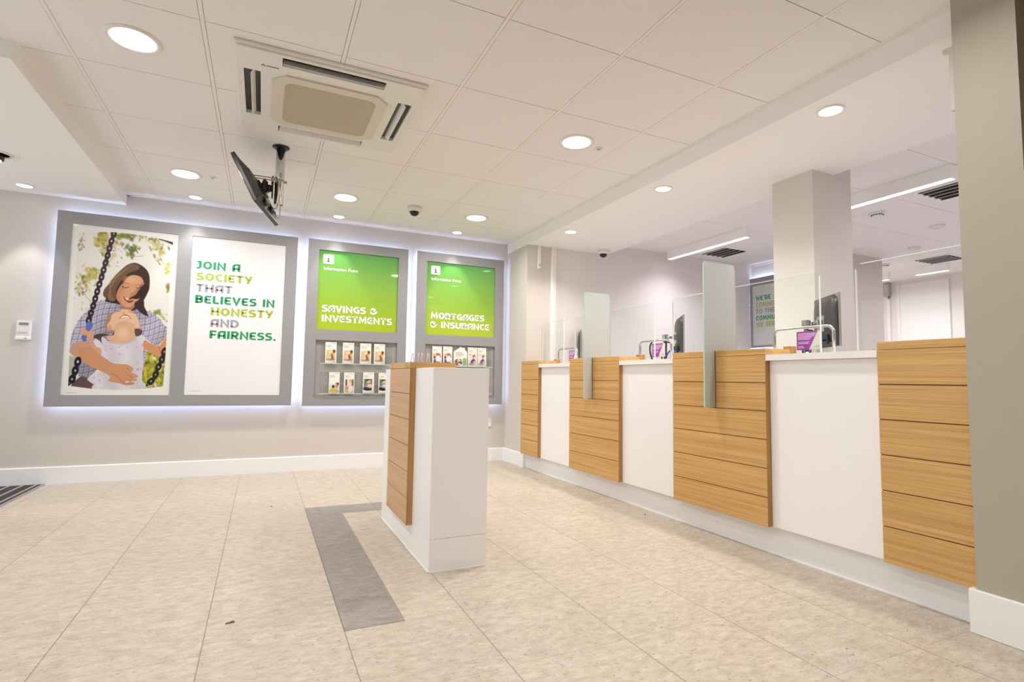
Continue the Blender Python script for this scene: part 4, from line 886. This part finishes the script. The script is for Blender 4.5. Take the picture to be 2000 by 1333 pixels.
# ---- crumbs on the floor
for x, y, r, l in ((.098, 4.133, .006, 'tiny dark speck on floor left of the grey inlay'), (2.293, 4.377, .006, 'tiny dark speck on floor near the counter foot, far end'), (2.40, 2.997, .006, 'tiny dark speck on floor near the counter foot, below the wide middle panels')):
    tag(MB().lathe([(r, 0), (r*.8, .003), (0, .004)], (x, y, 0), 9).build('floor_speck', M_BLACK, origin=(x, y, 0)), l, 'speck', 'dark specks on the floor')
mb = MB()
for k, (a, b) in enumerate(((0, 0), (.012, .005), (-.012, -.004), (.02, .002))): mb.prism([(-.07+a*.55+.005*math.cos(q)*(1.4 if k % 2 else 1), 2.268+b*.8+.005*math.sin(q+k)) for q in [j*2*PI/7 for j in range(7)]], 'z', .0, .002+.001*k)
tag(mb.build('leaf_scrap', mat('dry leaf', (140, 92, 70), .8), origin=(-.07, 2.268, 0)), 'small brown leaf scrap on the beige floor in the foreground', 'leaf')

# ================================================================== THE COUNTER
XB = XW+.032                      # white panel plane / back of the oak boards
BAY = 1.302
def board_rows(t, x0, x1, y0, y1, m):
    n = 6; hgt = (ZT-ZB)/n
    for k in range(n):
        MB().box(x0, x1, y0, y1, ZB+k*hgt+(.002 if k else 0), ZB+(k+1)*hgt-.002, .0008).build('oak_board', m, t)
def oak_unit(y0, y1, label, block=True):
    """y1 = far end, y0 = near end"""
    t = thing('oak_counter_front', label, 'counter front', (XW, (y0+y1)/2, ZB), 'oak counter fronts')
    board_rows(t, XW, XB, y0, y1, M_OAKH)
    MB().box(XW+.006, XB+.019, y0+.0008, y1-.0008, ZB+.001, ZT-.036).build('groove_backing', M_GROOVE, t)
    MB().box(XW-.0005, XB+.001, y0-.0012, y0, ZB, ZT).build('end_edge', M_OAKV, t)
    MB().box(XW, 2.66, y0, y1, ZT, ZT+.034, .001).build('top_slab', M_OAKH, t)
    if block: MB().box(2.627, 2.678, y0-.002, y0+.042, ZT+.034 if False else ZT, ZT+.053, .0015).build('end_block', M_OAKV, t)
    return t
OF = 'oak plank counter front, '
oak_unit(4.642, 5.02, OF+'narrow one at the far end beside the wall corner')
oak_unit(3.342, 4.058, OF+'second from the far end, carrying a frosted fin')
oak_unit(2.040, 2.755, OF+'third from the far end, carrying the larger-looking frosted fin')
oak_unit(1.130, 1.4625, OF+'nearest one, cut off by the stone-coloured pillar', False)
WF = 'white counter panel below the worktop, '
for y0, y1, l in ((4.058, 4.642, WF+'narrowest-looking one at the far end'), (2.755, 3.342, WF+'middle one'), (1.4625, 2.040, WF+'nearest and largest-looking one')):
    t = thing('white_counter_panel', l, 'counter panel', (XB, (y0+y1)/2, ZB), 'white counter panels')
    MB().box(XB, XB+.02, y0, y1-.0015, ZB, ZT-.034, .001).build('panel', M_LAM, t)
# carcass and plinth behind the fronts
t = thing('counter_plinth', 'long white plinth running under the whole counter', 'plinth', (2.8, 3.1, 0))
MB().box(XK, 3.1, 1.150, YN-.0192, 0, ZB-.002).build('plinth_board', M_PLINTH, t)
MB().box(XK-.004, XK, 1.150, YN-.022, 0, .006).build('sealant_line', M_SKIRT, t)
t = thing('counter_carcass', 'white body of the counter behind its fronts', 'counter', (2.8, 3.1, ZB))
MB().box(XB+.021, 3.1, 1.150, YN-.002, ZB, ZT-.035).build('body', M_LAM, t)
# worktop: notched plan so that the oak fronts stand flush with its edge
pts = [(3.15, 1.15), (3.15, YN-.002), (XB+.022, YN-.002)]
for far, near in ((5.02, 4.642), (4.058, 3.342), (2.755, 2.04), (1.4625, None)):
    if far == 5.02: pts += [(XB+.022, near-.002)]
    elif near: pts += [(XW, prev-.002), (XW, far+.0006), (XB+.022, far+.0006), (XB+.022, near-.002)]
    else: pts += [(XW, prev-.002), (XW, far+.0006), (XB+.022, far+.0006), (XB+.022, 1.15)]
    prev = near
mb = MB().prism(pts, 'z', ZT-.033, ZT-.0008)
tag(mb.build('worktop', M_SOLID, origin=(2.8, 3.1, ZT-.033)), 'long white worktop running behind and between the oak counter fronts', 'worktop')

# ---- frosted privacy fins standing out from the oak fronts
def fin(y, label):
    t = thing('privacy_fin', label, 'privacy screen', (XW, y, .755), 'frosted privacy fins')
    prof = [(2.353, .756), (XW-.001, .756), (XW-.001, 1.092), (2.612, 1.092), (2.604, 1.60), (2.588, 1.622), (2.362, 1.624), (2.353, 1.61)]
    MB().prism(prof, 'y', y-.005, y+.005).build('frosted_pane', M_FROST, t)
    MB().box(2.3515, 2.353, y-.005, y+.005, .757, 1.612).build('front_edge', M_GREENEDGE, t)
    MB().box(XW-.006, XW-.001, y-.008, y-.005, .757, 1.09).build('fixing_strip', mat('fin channel', (128, 128, 122), .4, metal=.6), t)
    return t
FN = 'tall frosted glass fin standing out from the '
fin(2.395, FN+'oak front nearer the photographer'); fin(3.702, FN+'oak front farther away')

# ---- clear security screens along the worktop
def screen(y0, y1, label):
    t = thing('counter_screen', label, 'glass screen', (2.70, (y0+y1)/2, ZT), 'clear counter screens')
    z1 = 1.507; r = .025
    prof = [(y0, ZT+.006), (y1, ZT+.006), (y1, z1-r), (y1-.007, z1-.007), (y1-r, z1), (y0+r, z1), (y0+.007, z1-.007), (y0, z1-r)]
    MB().prism(prof, 'x', 2.695, 2.705).build('pane', M_GLASS, t)
    e = .0015
    mb = MB().box(2.6945, 2.7055, y0+r, y1-r, z1-.001, z1+e); mb.build('top_edge', M_EDGE, t)
    MB().box(2.6945, 2.7055, y0-e, y0+.0005, ZT+.006, z1-r).build('side_edge', M_EDGE, t)
    MB().box(2.6945, 2.7055, y1-.0005, y1+e, ZT+.006, z1-r).build('side_edge', M_EDGE, t)
    for y in (y0+.08, y1-.08):
        MB().lathe([(.016, 0), (.016, .004), (.009, .008), (.009, .02), (0, .02)], (2.70, y, ZT), 16).build('foot_clamp', M_CHROME, t)
    return t
SC = 'clear glass counter screen, '
screen(4.612, 5.05, SC+'farthest, against the wall corner'); screen(3.252, 4.40, SC+'second from the far end'); screen(1.909, 3.051, SC+'third, ending beside the open monitor'); screen(1.16, 1.711, SC+'nearest, running behind the pillar')

# ---- per-bay fittings: chrome hoop, purple sign, monitor
def hoop():
    t = thing('chrome_hoop', '', 'rail', (2.85, 2.12, ZT), 'chrome hoops on the worktop')
    y0, y1, z = 1.940, 2.318, 1.228; r = .04
    pts = [(2.85, y0, ZT)]+[(2.85, y0, z-r-.03)]+[(2.85, y0+r-r*math.cos(a), z-r+r*math.sin(a)) for a in [k*PI/16 for k in range(9)]]+[(2.85, y1-r+r*math.sin(a), z-r+r*math.cos(a)) for a in [k*PI/16 for k in range(9)]]+[(2.85, y1, z-r-.03), (2.85, y1, ZT)]
    MB().tube(pts, .0085, 14).build('tube', M_STEEL, t)
    for y in (y0, y1): MB().lathe([(.018, 0), (.018, .004), (.0086, .007), (.0086, .012)], (2.85, y, ZT), 18).build('foot_flange', M_CHROME, t)
    return t
h0 = hoop(); h0['label'] = 'chrome hoop rail on worktop around the nearest purple sign'
dup(h0, (0, BAY, 0), 'chrome hoop rail on worktop beside the middle purple sign'); dup(h0, (0, 2*BAY+.06, 0), 'chrome hoop rail on worktop beside the farthest purple sign')

def counter_sign():
    t = thing('counter_sign', '', 'sign', (2.80, 2.055, ZT), 'purple signs on the worktop')
    y0, y1, z0, z1 = 1.980, 2.128, 1.095, 1.200; x = 2.80
    MB().box(x, x+.004, y0, y1, z0, z1).build('card', M_CARD, t)
    MB().box(x-.003, x-.0005, y0-.002, y1+.002, z0-.004, z1+.002).build('acrylic_cover', M_GLASS, t)
    MB().prism([(y1, z0), (y1, z1), (y0+.018, z1), (y1-.075, z0)], 'x', x-.0004, x+.0005).build('purple_panel', M_PURPLE, t)
    mb = MB(); rr = random.Random(3)
    for k, wv in enumerate((.112, .108, .10, .085, .075, None, .07, .066, None, .032, .04)):
        if wv: mb.box(x-.0008, x-.0003, y1-.008-wv, y1-.008, z1-.0145-k*.008, z1-.011-k*.008)
    mb.build('small_print', mat('pale print', (236, 214, 238), .4), t)
    mb = MB()
    for k, (a, b) in enumerate(((.010, .003), (.018, .004), (.026, .003), (.036, .002))): mb.box(x-.0008, x-.0003, y0+a, y0+a+.005, z0+.014, z0+.014+b*3)
    mb.build('print_mark', mat('lavender print', (196, 168, 206), .4), t)
    MB().prism([(x+.001, z0), (x+.005, z0), (x+.026, ZT+.016), (x+.026, ZT+.012), (x-.03, ZT+.012), (x-.03, ZT+.016), (x+.018, ZT+.016)], 'y', y0+.02, y1-.02).build('stand', M_ACRYL, t)
    MB().box(x-.035, x+.028, y0-.01, y1+.02, ZT, ZT+.012, .002).build('wooden_foot', M_OAKH, t)
    return t
s0 = counter_sign(); s0['label'] = 'purple and white slanted sign on worktop, nearest, beside the open monitor'
dup(s0, (0, BAY-.025, 0), 'purple and white slanted sign on worktop, middle of the three'); dup(s0, (0, 2*BAY-.05, 0), 'purple and white slanted sign on worktop, farthest of the three')

def monitor():
    t = thing('monitor', '', 'monitor', (3.06, 2.20, ZT), 'monitors behind the counter')
    a = Vector((3.08, 2.06, 0)); w = Vector((.2, .3, 0)); Wd = w.length; w.normalize(); n = Vector((-w.y, w.x, 0)); z0, z1 = 1.129, 1.45
    M = Matrix(((w.x, 0, n.x, a.x), (w.y, 0, n.y, a.y), (0, 1, 0, 0), (0, 0, 0, 1)))
    mb = MB().box(0, Wd, z0, z1, -.012, 0, .002); mb.xform(M); mb.build('bezel', mat('monitor silver', (128, 130, 126), .3), t)
    mb = MB().box(.014, Wd-.014, z0+.018, z1-.014, -.0135, -.011); mb.xform(M); mb.build('screen', mat('tv screen', (8, 8, 10), .06), t)
    # curved rear shell
    mb = MB(); ny = 10; nx = 6; V = []
    for i in range(nx+1):
        row = []
        for j in range(ny+1):
            u, v = i/nx, j/ny; d = .034*(1-(2*u-1)**4)*(1-(2*v-1)**4)**.7
            row.append(mb.bm.verts.new((.002+u*(Wd-.004), z0+.002+v*(z1-z0-.004), -.001+d)))
        V.append(row)
    for i in range(nx):
        for j in range(ny):
            f = mb.bm.faces.new((V[i][j], V[i+1][j], V[i+1][j+1], V[i][j+1])); f.smooth = True
    rim = [V[i][0] for i in range(nx+1)]+[V[nx][j] for j in range(1, ny+1)]+[V[i][ny] for i in range(nx-1, -1, -1)]+[V[0][j] for j in range(ny-1, 0, -1)]
    mb.bm.faces.new(rim); mb.xform(M); mb.build('rear_shell', M_DGREY, t)
    mb = MB().box(Wd/2-.05, Wd/2+.05, 1.225, 1.325, .030, .036, .002).box(Wd/2-.022, Wd/2+.022, 1.255, 1.30, .036, .06, .004); mb.xform(M); mb.build('mounting_plate', M_STEEL, t)
    p = M @ Vector((Wd/2, 1.277, .06)); b = Vector((p.x-.05, p.y+.03, 0))
    mb = MB().tube([(b.x, b.y, ZT), (b.x, b.y, 1.16), (b.x, b.y, 1.295)], .014, 14).lathe([(.04, 0), (.04, .008), (.016, .014)], (b.x, b.y, ZT), 24); mb.build('post', M_DGREY, t)
    mb = MB().tube([(b.x, b.y, 1.277), p], .012, 12).box(b.x-.02, b.x+.02, b.y-.02, b.y+.02, 1.255, 1.30, .004); mb.build('tilt_joint', M_CHROME, t)
    c0 = M @ Vector((Wd*.55, 1.17, .034)); c1 = M @ Vector((Wd*.35, 1.165, .034))
    MB().tube(bez(c0, c0+Vector((-.07, .0, .12)), (b.x-.06, b.y-.01, 1.24), (b.x-.035, b.y, ZT+.004)), .006, 8).build('cable', M_BLACK, t)
    MB().tube(bez(c1, c1+Vector((-.05, 0, .03)), (b.x-.05, b.y-.04, 1.13), (b.x-.01, b.y-.035, ZT+.004)), .006, 8).build('cable', M_BLUE, t)
    mb = MB().box(Wd*.2, Wd*.65, z0+.012, z0+.075, .028, .042, .003); mb.xform(M); mb.build('port_cover', M_BLACK, t)
    return t
m0 = monitor(); m0['label'] = 'grey monitor seen from behind, nearest, against the pale column'
dup(m0, (0, BAY, 0), 'grey monitor seen edge-on, middle one, left of the frosted fin'); dup(m0, (0, 2.86, 0), 'grey monitor half hidden behind the farther frosted fin')
# black looped cable by the middle monitor
mb = MB().tube(bez((3.03, 3.66, ZT), (2.98, 3.72, 1.22), (2.98, 3.62, 1.29), (3.02, 3.50, 1.23)), .007, 10)
tag(mb.build('cable_loop', M_BLACK, origin=(3.03, 3.66, ZT)), 'black cable loop standing on worktop left of the middle monitor', 'cable')

# white trunking on the wall end, with a short hanging stub beside it
t = thing('cable_trunking', 'tall white cable trunking at the end of the taupe wall nib', 'trunking', (2.815, YN, ZT))
MB().box(2.79, 2.842, YN-.024, YN+.004, ZT, ZS, .002).build('duct', M_SKIRT, t); MB().box(2.808, 2.824, YN-.026, YN-.023, ZT, ZS).build('duct_lid', M_WHITE, t)
t = thing('hanging_conduit', 'short white conduit stub with a red dot under the soffit', 'conduit', (2.64, YN-.02, 2.09))
MB().box(2.624, 2.654, YN-.026, YN-.001, 2.09, ZS, .002).build('duct', M_SKIRT, t); MB().lathe([(.007, 0), (.006, .002), (0, .003)], (2.643, YN-.026, 2.125), 14, (0, -1, 0)).build('indicator', mat('dark red', (120, 20, 40), .3), t)
t = thing('soffit_bracket', 'small white bracket box under the soffit beside the pillar', 'bracket', (2.47, 1.165, 2.02))
MB().prism([(1.128, 2.02), (1.178, 2.02), (1.178, 2.265), (1.20, 2.272), (1.20, 2.29), (1.128, 2.29)], 'x', 2.50, 2.515).build('duct', M_WALL, t)

# ================================================================== PODIUM
PL, PR, PN, PF, PT = .7386, 1.0259, 2.4824, 3.567, .9535
t = thing('podium', 'freestanding white podium with oak plank side and oak top strip', 'podium', (.88, 3.02, 0))
MB().box(PL, PR, PN, PF, .150, PT, .0015).build('white_body', M_LAM, t)
MB().box(PL, PR, PN, PF, 0, .1485, .0015).build('white_base', M_LAM, t)
n = 6; hgt = (PT-.141)/n
for k in range(n): MB().box(PL-.031, PL-.0005, 2.803, 3.285, .141+k*hgt+(.0015 if k else 0), .141+(k+1)*hgt-.0015, .0008).build('oak_board', M_OAKP, t)
MB().box(PL-.026, PL-.0003, 2.804, 3.284, .142, PT).build('groove_backing', M_GROOVE, t)
MB().box(PL-.0315, PL-.0003, 2.8015, 2.803, .141, PT).build('end_edge', M_OAKV, t)
MB().box(PL-.0312, PR-.065, 2.802, 3.285, PT+.0005, .986, .001).build('oak_top', M_OAKX, t)
MB().box(PL-.003, PL, PN-.003, PF, 0, .004).box(PL-.003, PR, PN-.003, PN, 0, .004).build('sealant_line', M_SKIRT, t)
# pale peg rack on the podium
t = thing('peg_rack', 'small rack of pale pegs standing on the oak podium top', 'rack', (.815, 3.0, .986))
def peg(a, b): MB().tube([a, b], .0028, 10).build('peg', M_PEG, t)
M_PEG = mat('pale peg', (226, 208, 192), .5)
zt_ = .986
for a, b in (((.757, 3.0, zt_), (.767, 3.0, 1.043)), ((.778, 3.0, zt_), (.7705, 3.0, 1.043)), ((.802, 3.0, zt_), (.802, 3.0, 1.044)), ((.824, 3.0, zt_), (.823, 3.0, 1.044)), ((.850, 3.0, zt_), (.857, 3.0, 1.044)), ((.872, 3.0, zt_), (.8615, 3.0, 1.044))): peg(a, b)
MB().box(.75, .88, 2.99, 3.01, zt_, zt_+.003).build('base_strip', M_PEG, t)

# ================================================================== OFFICE FITTINGS
def linear_light(x, y0, y1, label, z=ZC, drop=.10):
    power = P_OFFICE*(y1-y0)
    t = thing('linear_light', label, 'ceiling light', (x, (y0+y1)/2, z), 'linear office lights')
    MB().box(x-.03, x+.03, y0, y1, z-drop, z, .002).build('housing', M_SOFFIT, t)
    MB().box(x-.024, x+.024, y0+.01, y1-.01, z-drop-.004, z-drop).build('diffuser', M_TUBE, t)
    d = lamp('linear_light_beam', 'AREA', (x, (y0+y1)/2-.08, z-drop-.006), power, (.97, .95, 1.0), .05, (x, (y0+y1)/2, 0))
    d.data.shape = 'RECTANGLE'; d.data.size = .05; d.data.size_y = (y1-y0)*.8; d.data.spread = math.radians(140); d.rotation_euler = (0, 0, 0)
LN = 'slim bright linear light on the office ceiling, '
linear_light(4.33, 3.80, 4.95, LN+'left of the pale column'); linear_light(4.33, 2.04, 3.20, LN+'right of the pale column')
linear_light(7.77, 3.76, 4.14, LN+'small far one seen through the nearest screen'); linear_light(7.77, 4.47, 4.64, LN+'smallest far one, left of the other')
for fx_, fy_ in ((4.9, 1.2), (6.2, 2.2), (7.6, 2.4), (7.4, 4.6)):      # added fill lamps without fittings, to brighten the office
    lamp('office_fill', 'AREA', (fx_, fy_, ZC-.12), 23, (.97, .95, 1.0), .4, (fx_, fy_, 0))
def vent(x, y, w, label):
    t = thing('air_vent', label, 'vent', (x, y, ZC), 'square ceiling vents')
    h_ = w/2
    for a, b, c, d in ((-h_, h_, -h_, -h_+.03), (-h_, h_, h_-.03, h_), (-h_, -h_+.03, -h_+.03, h_-.03), (h_-.03, h_, -h_+.03, h_-.03)): pass
    mb = MB().box(x-h_, x+h_, y-h_, y-h_+.03, ZC-.008, ZC).box(x-h_, x+h_, y+h_-.03, y+h_, ZC-.008, ZC).box(x-h_, x-h_+.03, y-h_+.03, y+h_-.03, ZC-.008, ZC).box(x+h_-.03, x+h_, y-h_+.03, y+h_-.03, ZC-.008, ZC)
    mb.build('frame', M_SOFFIT, t)
    MB().box(x-h_+.03, x+h_-.03, y-h_+.03, y+h_-.03, ZC-.002, ZC-.0005).build('duct_opening', M_DGREY, t)
    mb = MB(); n = 5
    for k in range(n):
        xx = x-h_+.05+(w-.1)*k/(n-1); m_ = MB().box(-.027, .027, y-h_+.03, y+h_-.03, -.001, .001)
        q = Matrix.Translation((xx, 0, ZC-.008)) @ Matrix.Rotation(math.radians(-32), 4, 'Y')
        m_.xform(q); m_.build('blade', M_SOFFIT, t)
    mb.bm.free()
vent(4.93, 4.68, .42, 'square white ceiling vent under the office ceiling, left of the column'); vent(4.90, 2.30, .42, 'square white ceiling vent beside the pillar edge, with dark blades'); vent(7.45, 3.70, .42, 'distant square ceiling vent seen above the nearest screen')
for (x, y), l in (((4.98, 2.95), 'white smoke detector on office ceiling below the brighter linear light'), ((7.20, 4.20), 'distant white smoke detector seen through the nearest screen'), ((5.88, 2.93), 'flat white detector disc on office ceiling near the pillar'), ((6.60, 3.52), 'flat white detector disc at the top edge of the nearest screen')):
    t = thing('smoke_detector', l, 'smoke detector', (x, y, ZC), 'office ceiling detectors')
    MB().lathe([(.062, 0), (.062, -.012), (.05, -.018), (.05, -.012)], (x, y, ZC), 30).build('base', M_WHITE, t)
    if 'flat' not in l:
        MB().lathe([(.045, -.012), (.045, -.030), (.03, -.042), (0, -.044)], (x, y, ZC), 30).build('chamber', M_WHITE, t)
        mb = MB()
        for k in range(14):
            a = 2*PI*k/14; m_ = MB(); mb.box(x+.0445*math.cos(a)-.004, x+.0445*math.cos(a)+.004, y+.0445*math.sin(a)-.004, y+.0445*math.sin(a)+.004, ZC-.028, ZC-.020); m_.bm.free()
        mb.build('slots', M_BLACK, t)
tag(MB().lathe([(.045, 0), (.045, -.03), (.03, -.05), (0, -.055)], (4.62, 3.08, ZC), 24).build('ceiling_sensor', M_BLACK, origin=(4.62, 3.08, ZC)), 'small black ceiling sensor just right of the pale column', 'sensor')
# detector box and its pipe on the far wall
t = thing('alarm_box', 'grey-white alarm box with a thin pipe on the far office wall', 'alarm', (8.58, 4.96, 2.25))
MB().box(8.53, 8.60, 4.924, 5.006, 2.25, 2.44, .006, 2).build('case', mat('alarm grey', (178, 176, 172), .5), t)
MB().box(8.525, 8.535, 4.94, 4.99, 2.30, 2.42, .003).build('cover', mat('alarm cover', (196, 194, 190), .5), t)
MB().tube([(8.585, 4.955, 2.25), (8.585, 4.955, 1.0), (8.585, 4.955, .2)], .012, 10).build('pipe', mat('pipe grey', (150, 148, 146), .5), t)

# ---- halo-lit poster on the office side wall
t = thing('poster_frame', 'grey halo-lit frame on the office wall, partly behind the pale column', 'frame', (5.80, 4.6, 1.357))
X0 = 5.765; ya, yb, za, zb_ = 4.12, 5.052, 1.357, 2.264
mb = MB()
mb.box(X0, X0+.02, yb-.035, yb, za, zb_).box(X0, X0+.02, ya, ya+.105, za, zb_).box(X0, X0+.02, ya+.105, yb-.035, za, za+.028).box(X0, X0+.02, ya+.105, yb-.035, zb_-.10, zb_)
mb.build('frame_board', M_GREY, t)
MB().box(X0+.016, X0+.02, ya+.02, yb-.02, za+.02, zb_-.02).box(X0+.02, 5.82, ya+.2, yb-.2, za+.2, zb_-.2).build('backing', M_GREYIN, t)
mb = MB().box(X0+.021, X0+.029, yb-.02, yb-.01, za+.02, zb_-.02).box(X0+.021, X0+.029, ya+.02, yb-.02, zb_-.03, zb_-.02).box(X0+.021, X0+.029, ya+.02, yb-.02, za+.02, za+.03)
mb.build('halo_strip', emit('office led halo', (190, 210, 255), 45), t)
t = thing('office_poster', "white poster beginning WE'RE COMMITTED, partly behind the pale column", 'poster', (X0+.008, 4.6, 1.386))
MB().box(X0+.008, X0+.014, ya+.106, yb-.036, za+.029, zb_-.101).build('sheet', mat('office poster paper', (214, 212, 214), .2), t)
for s_, z, m in (("WE'RE", 1.966, M_TGREEN), ('COMMITTED', 1.878, M_TLIME), ('TO THE', 1.795, M_TGREY), ('COMMUNITIES', 1.707, M_TGREEN), ('WE SERVE', 1.622, M_TLIME)):
    y_ = 4.963; k = .061*1.12
    for w_i in s_.split(' '):
        mb = MB(); lettering(mb.bm, w_i, lambda a, b: (X0+.007, y_-a, z+b), .061, text_width(w_i)*k); mb.build('lettering', m, t); y_ -= (text_width(w_i)+GL[' '][0]+.2)*k
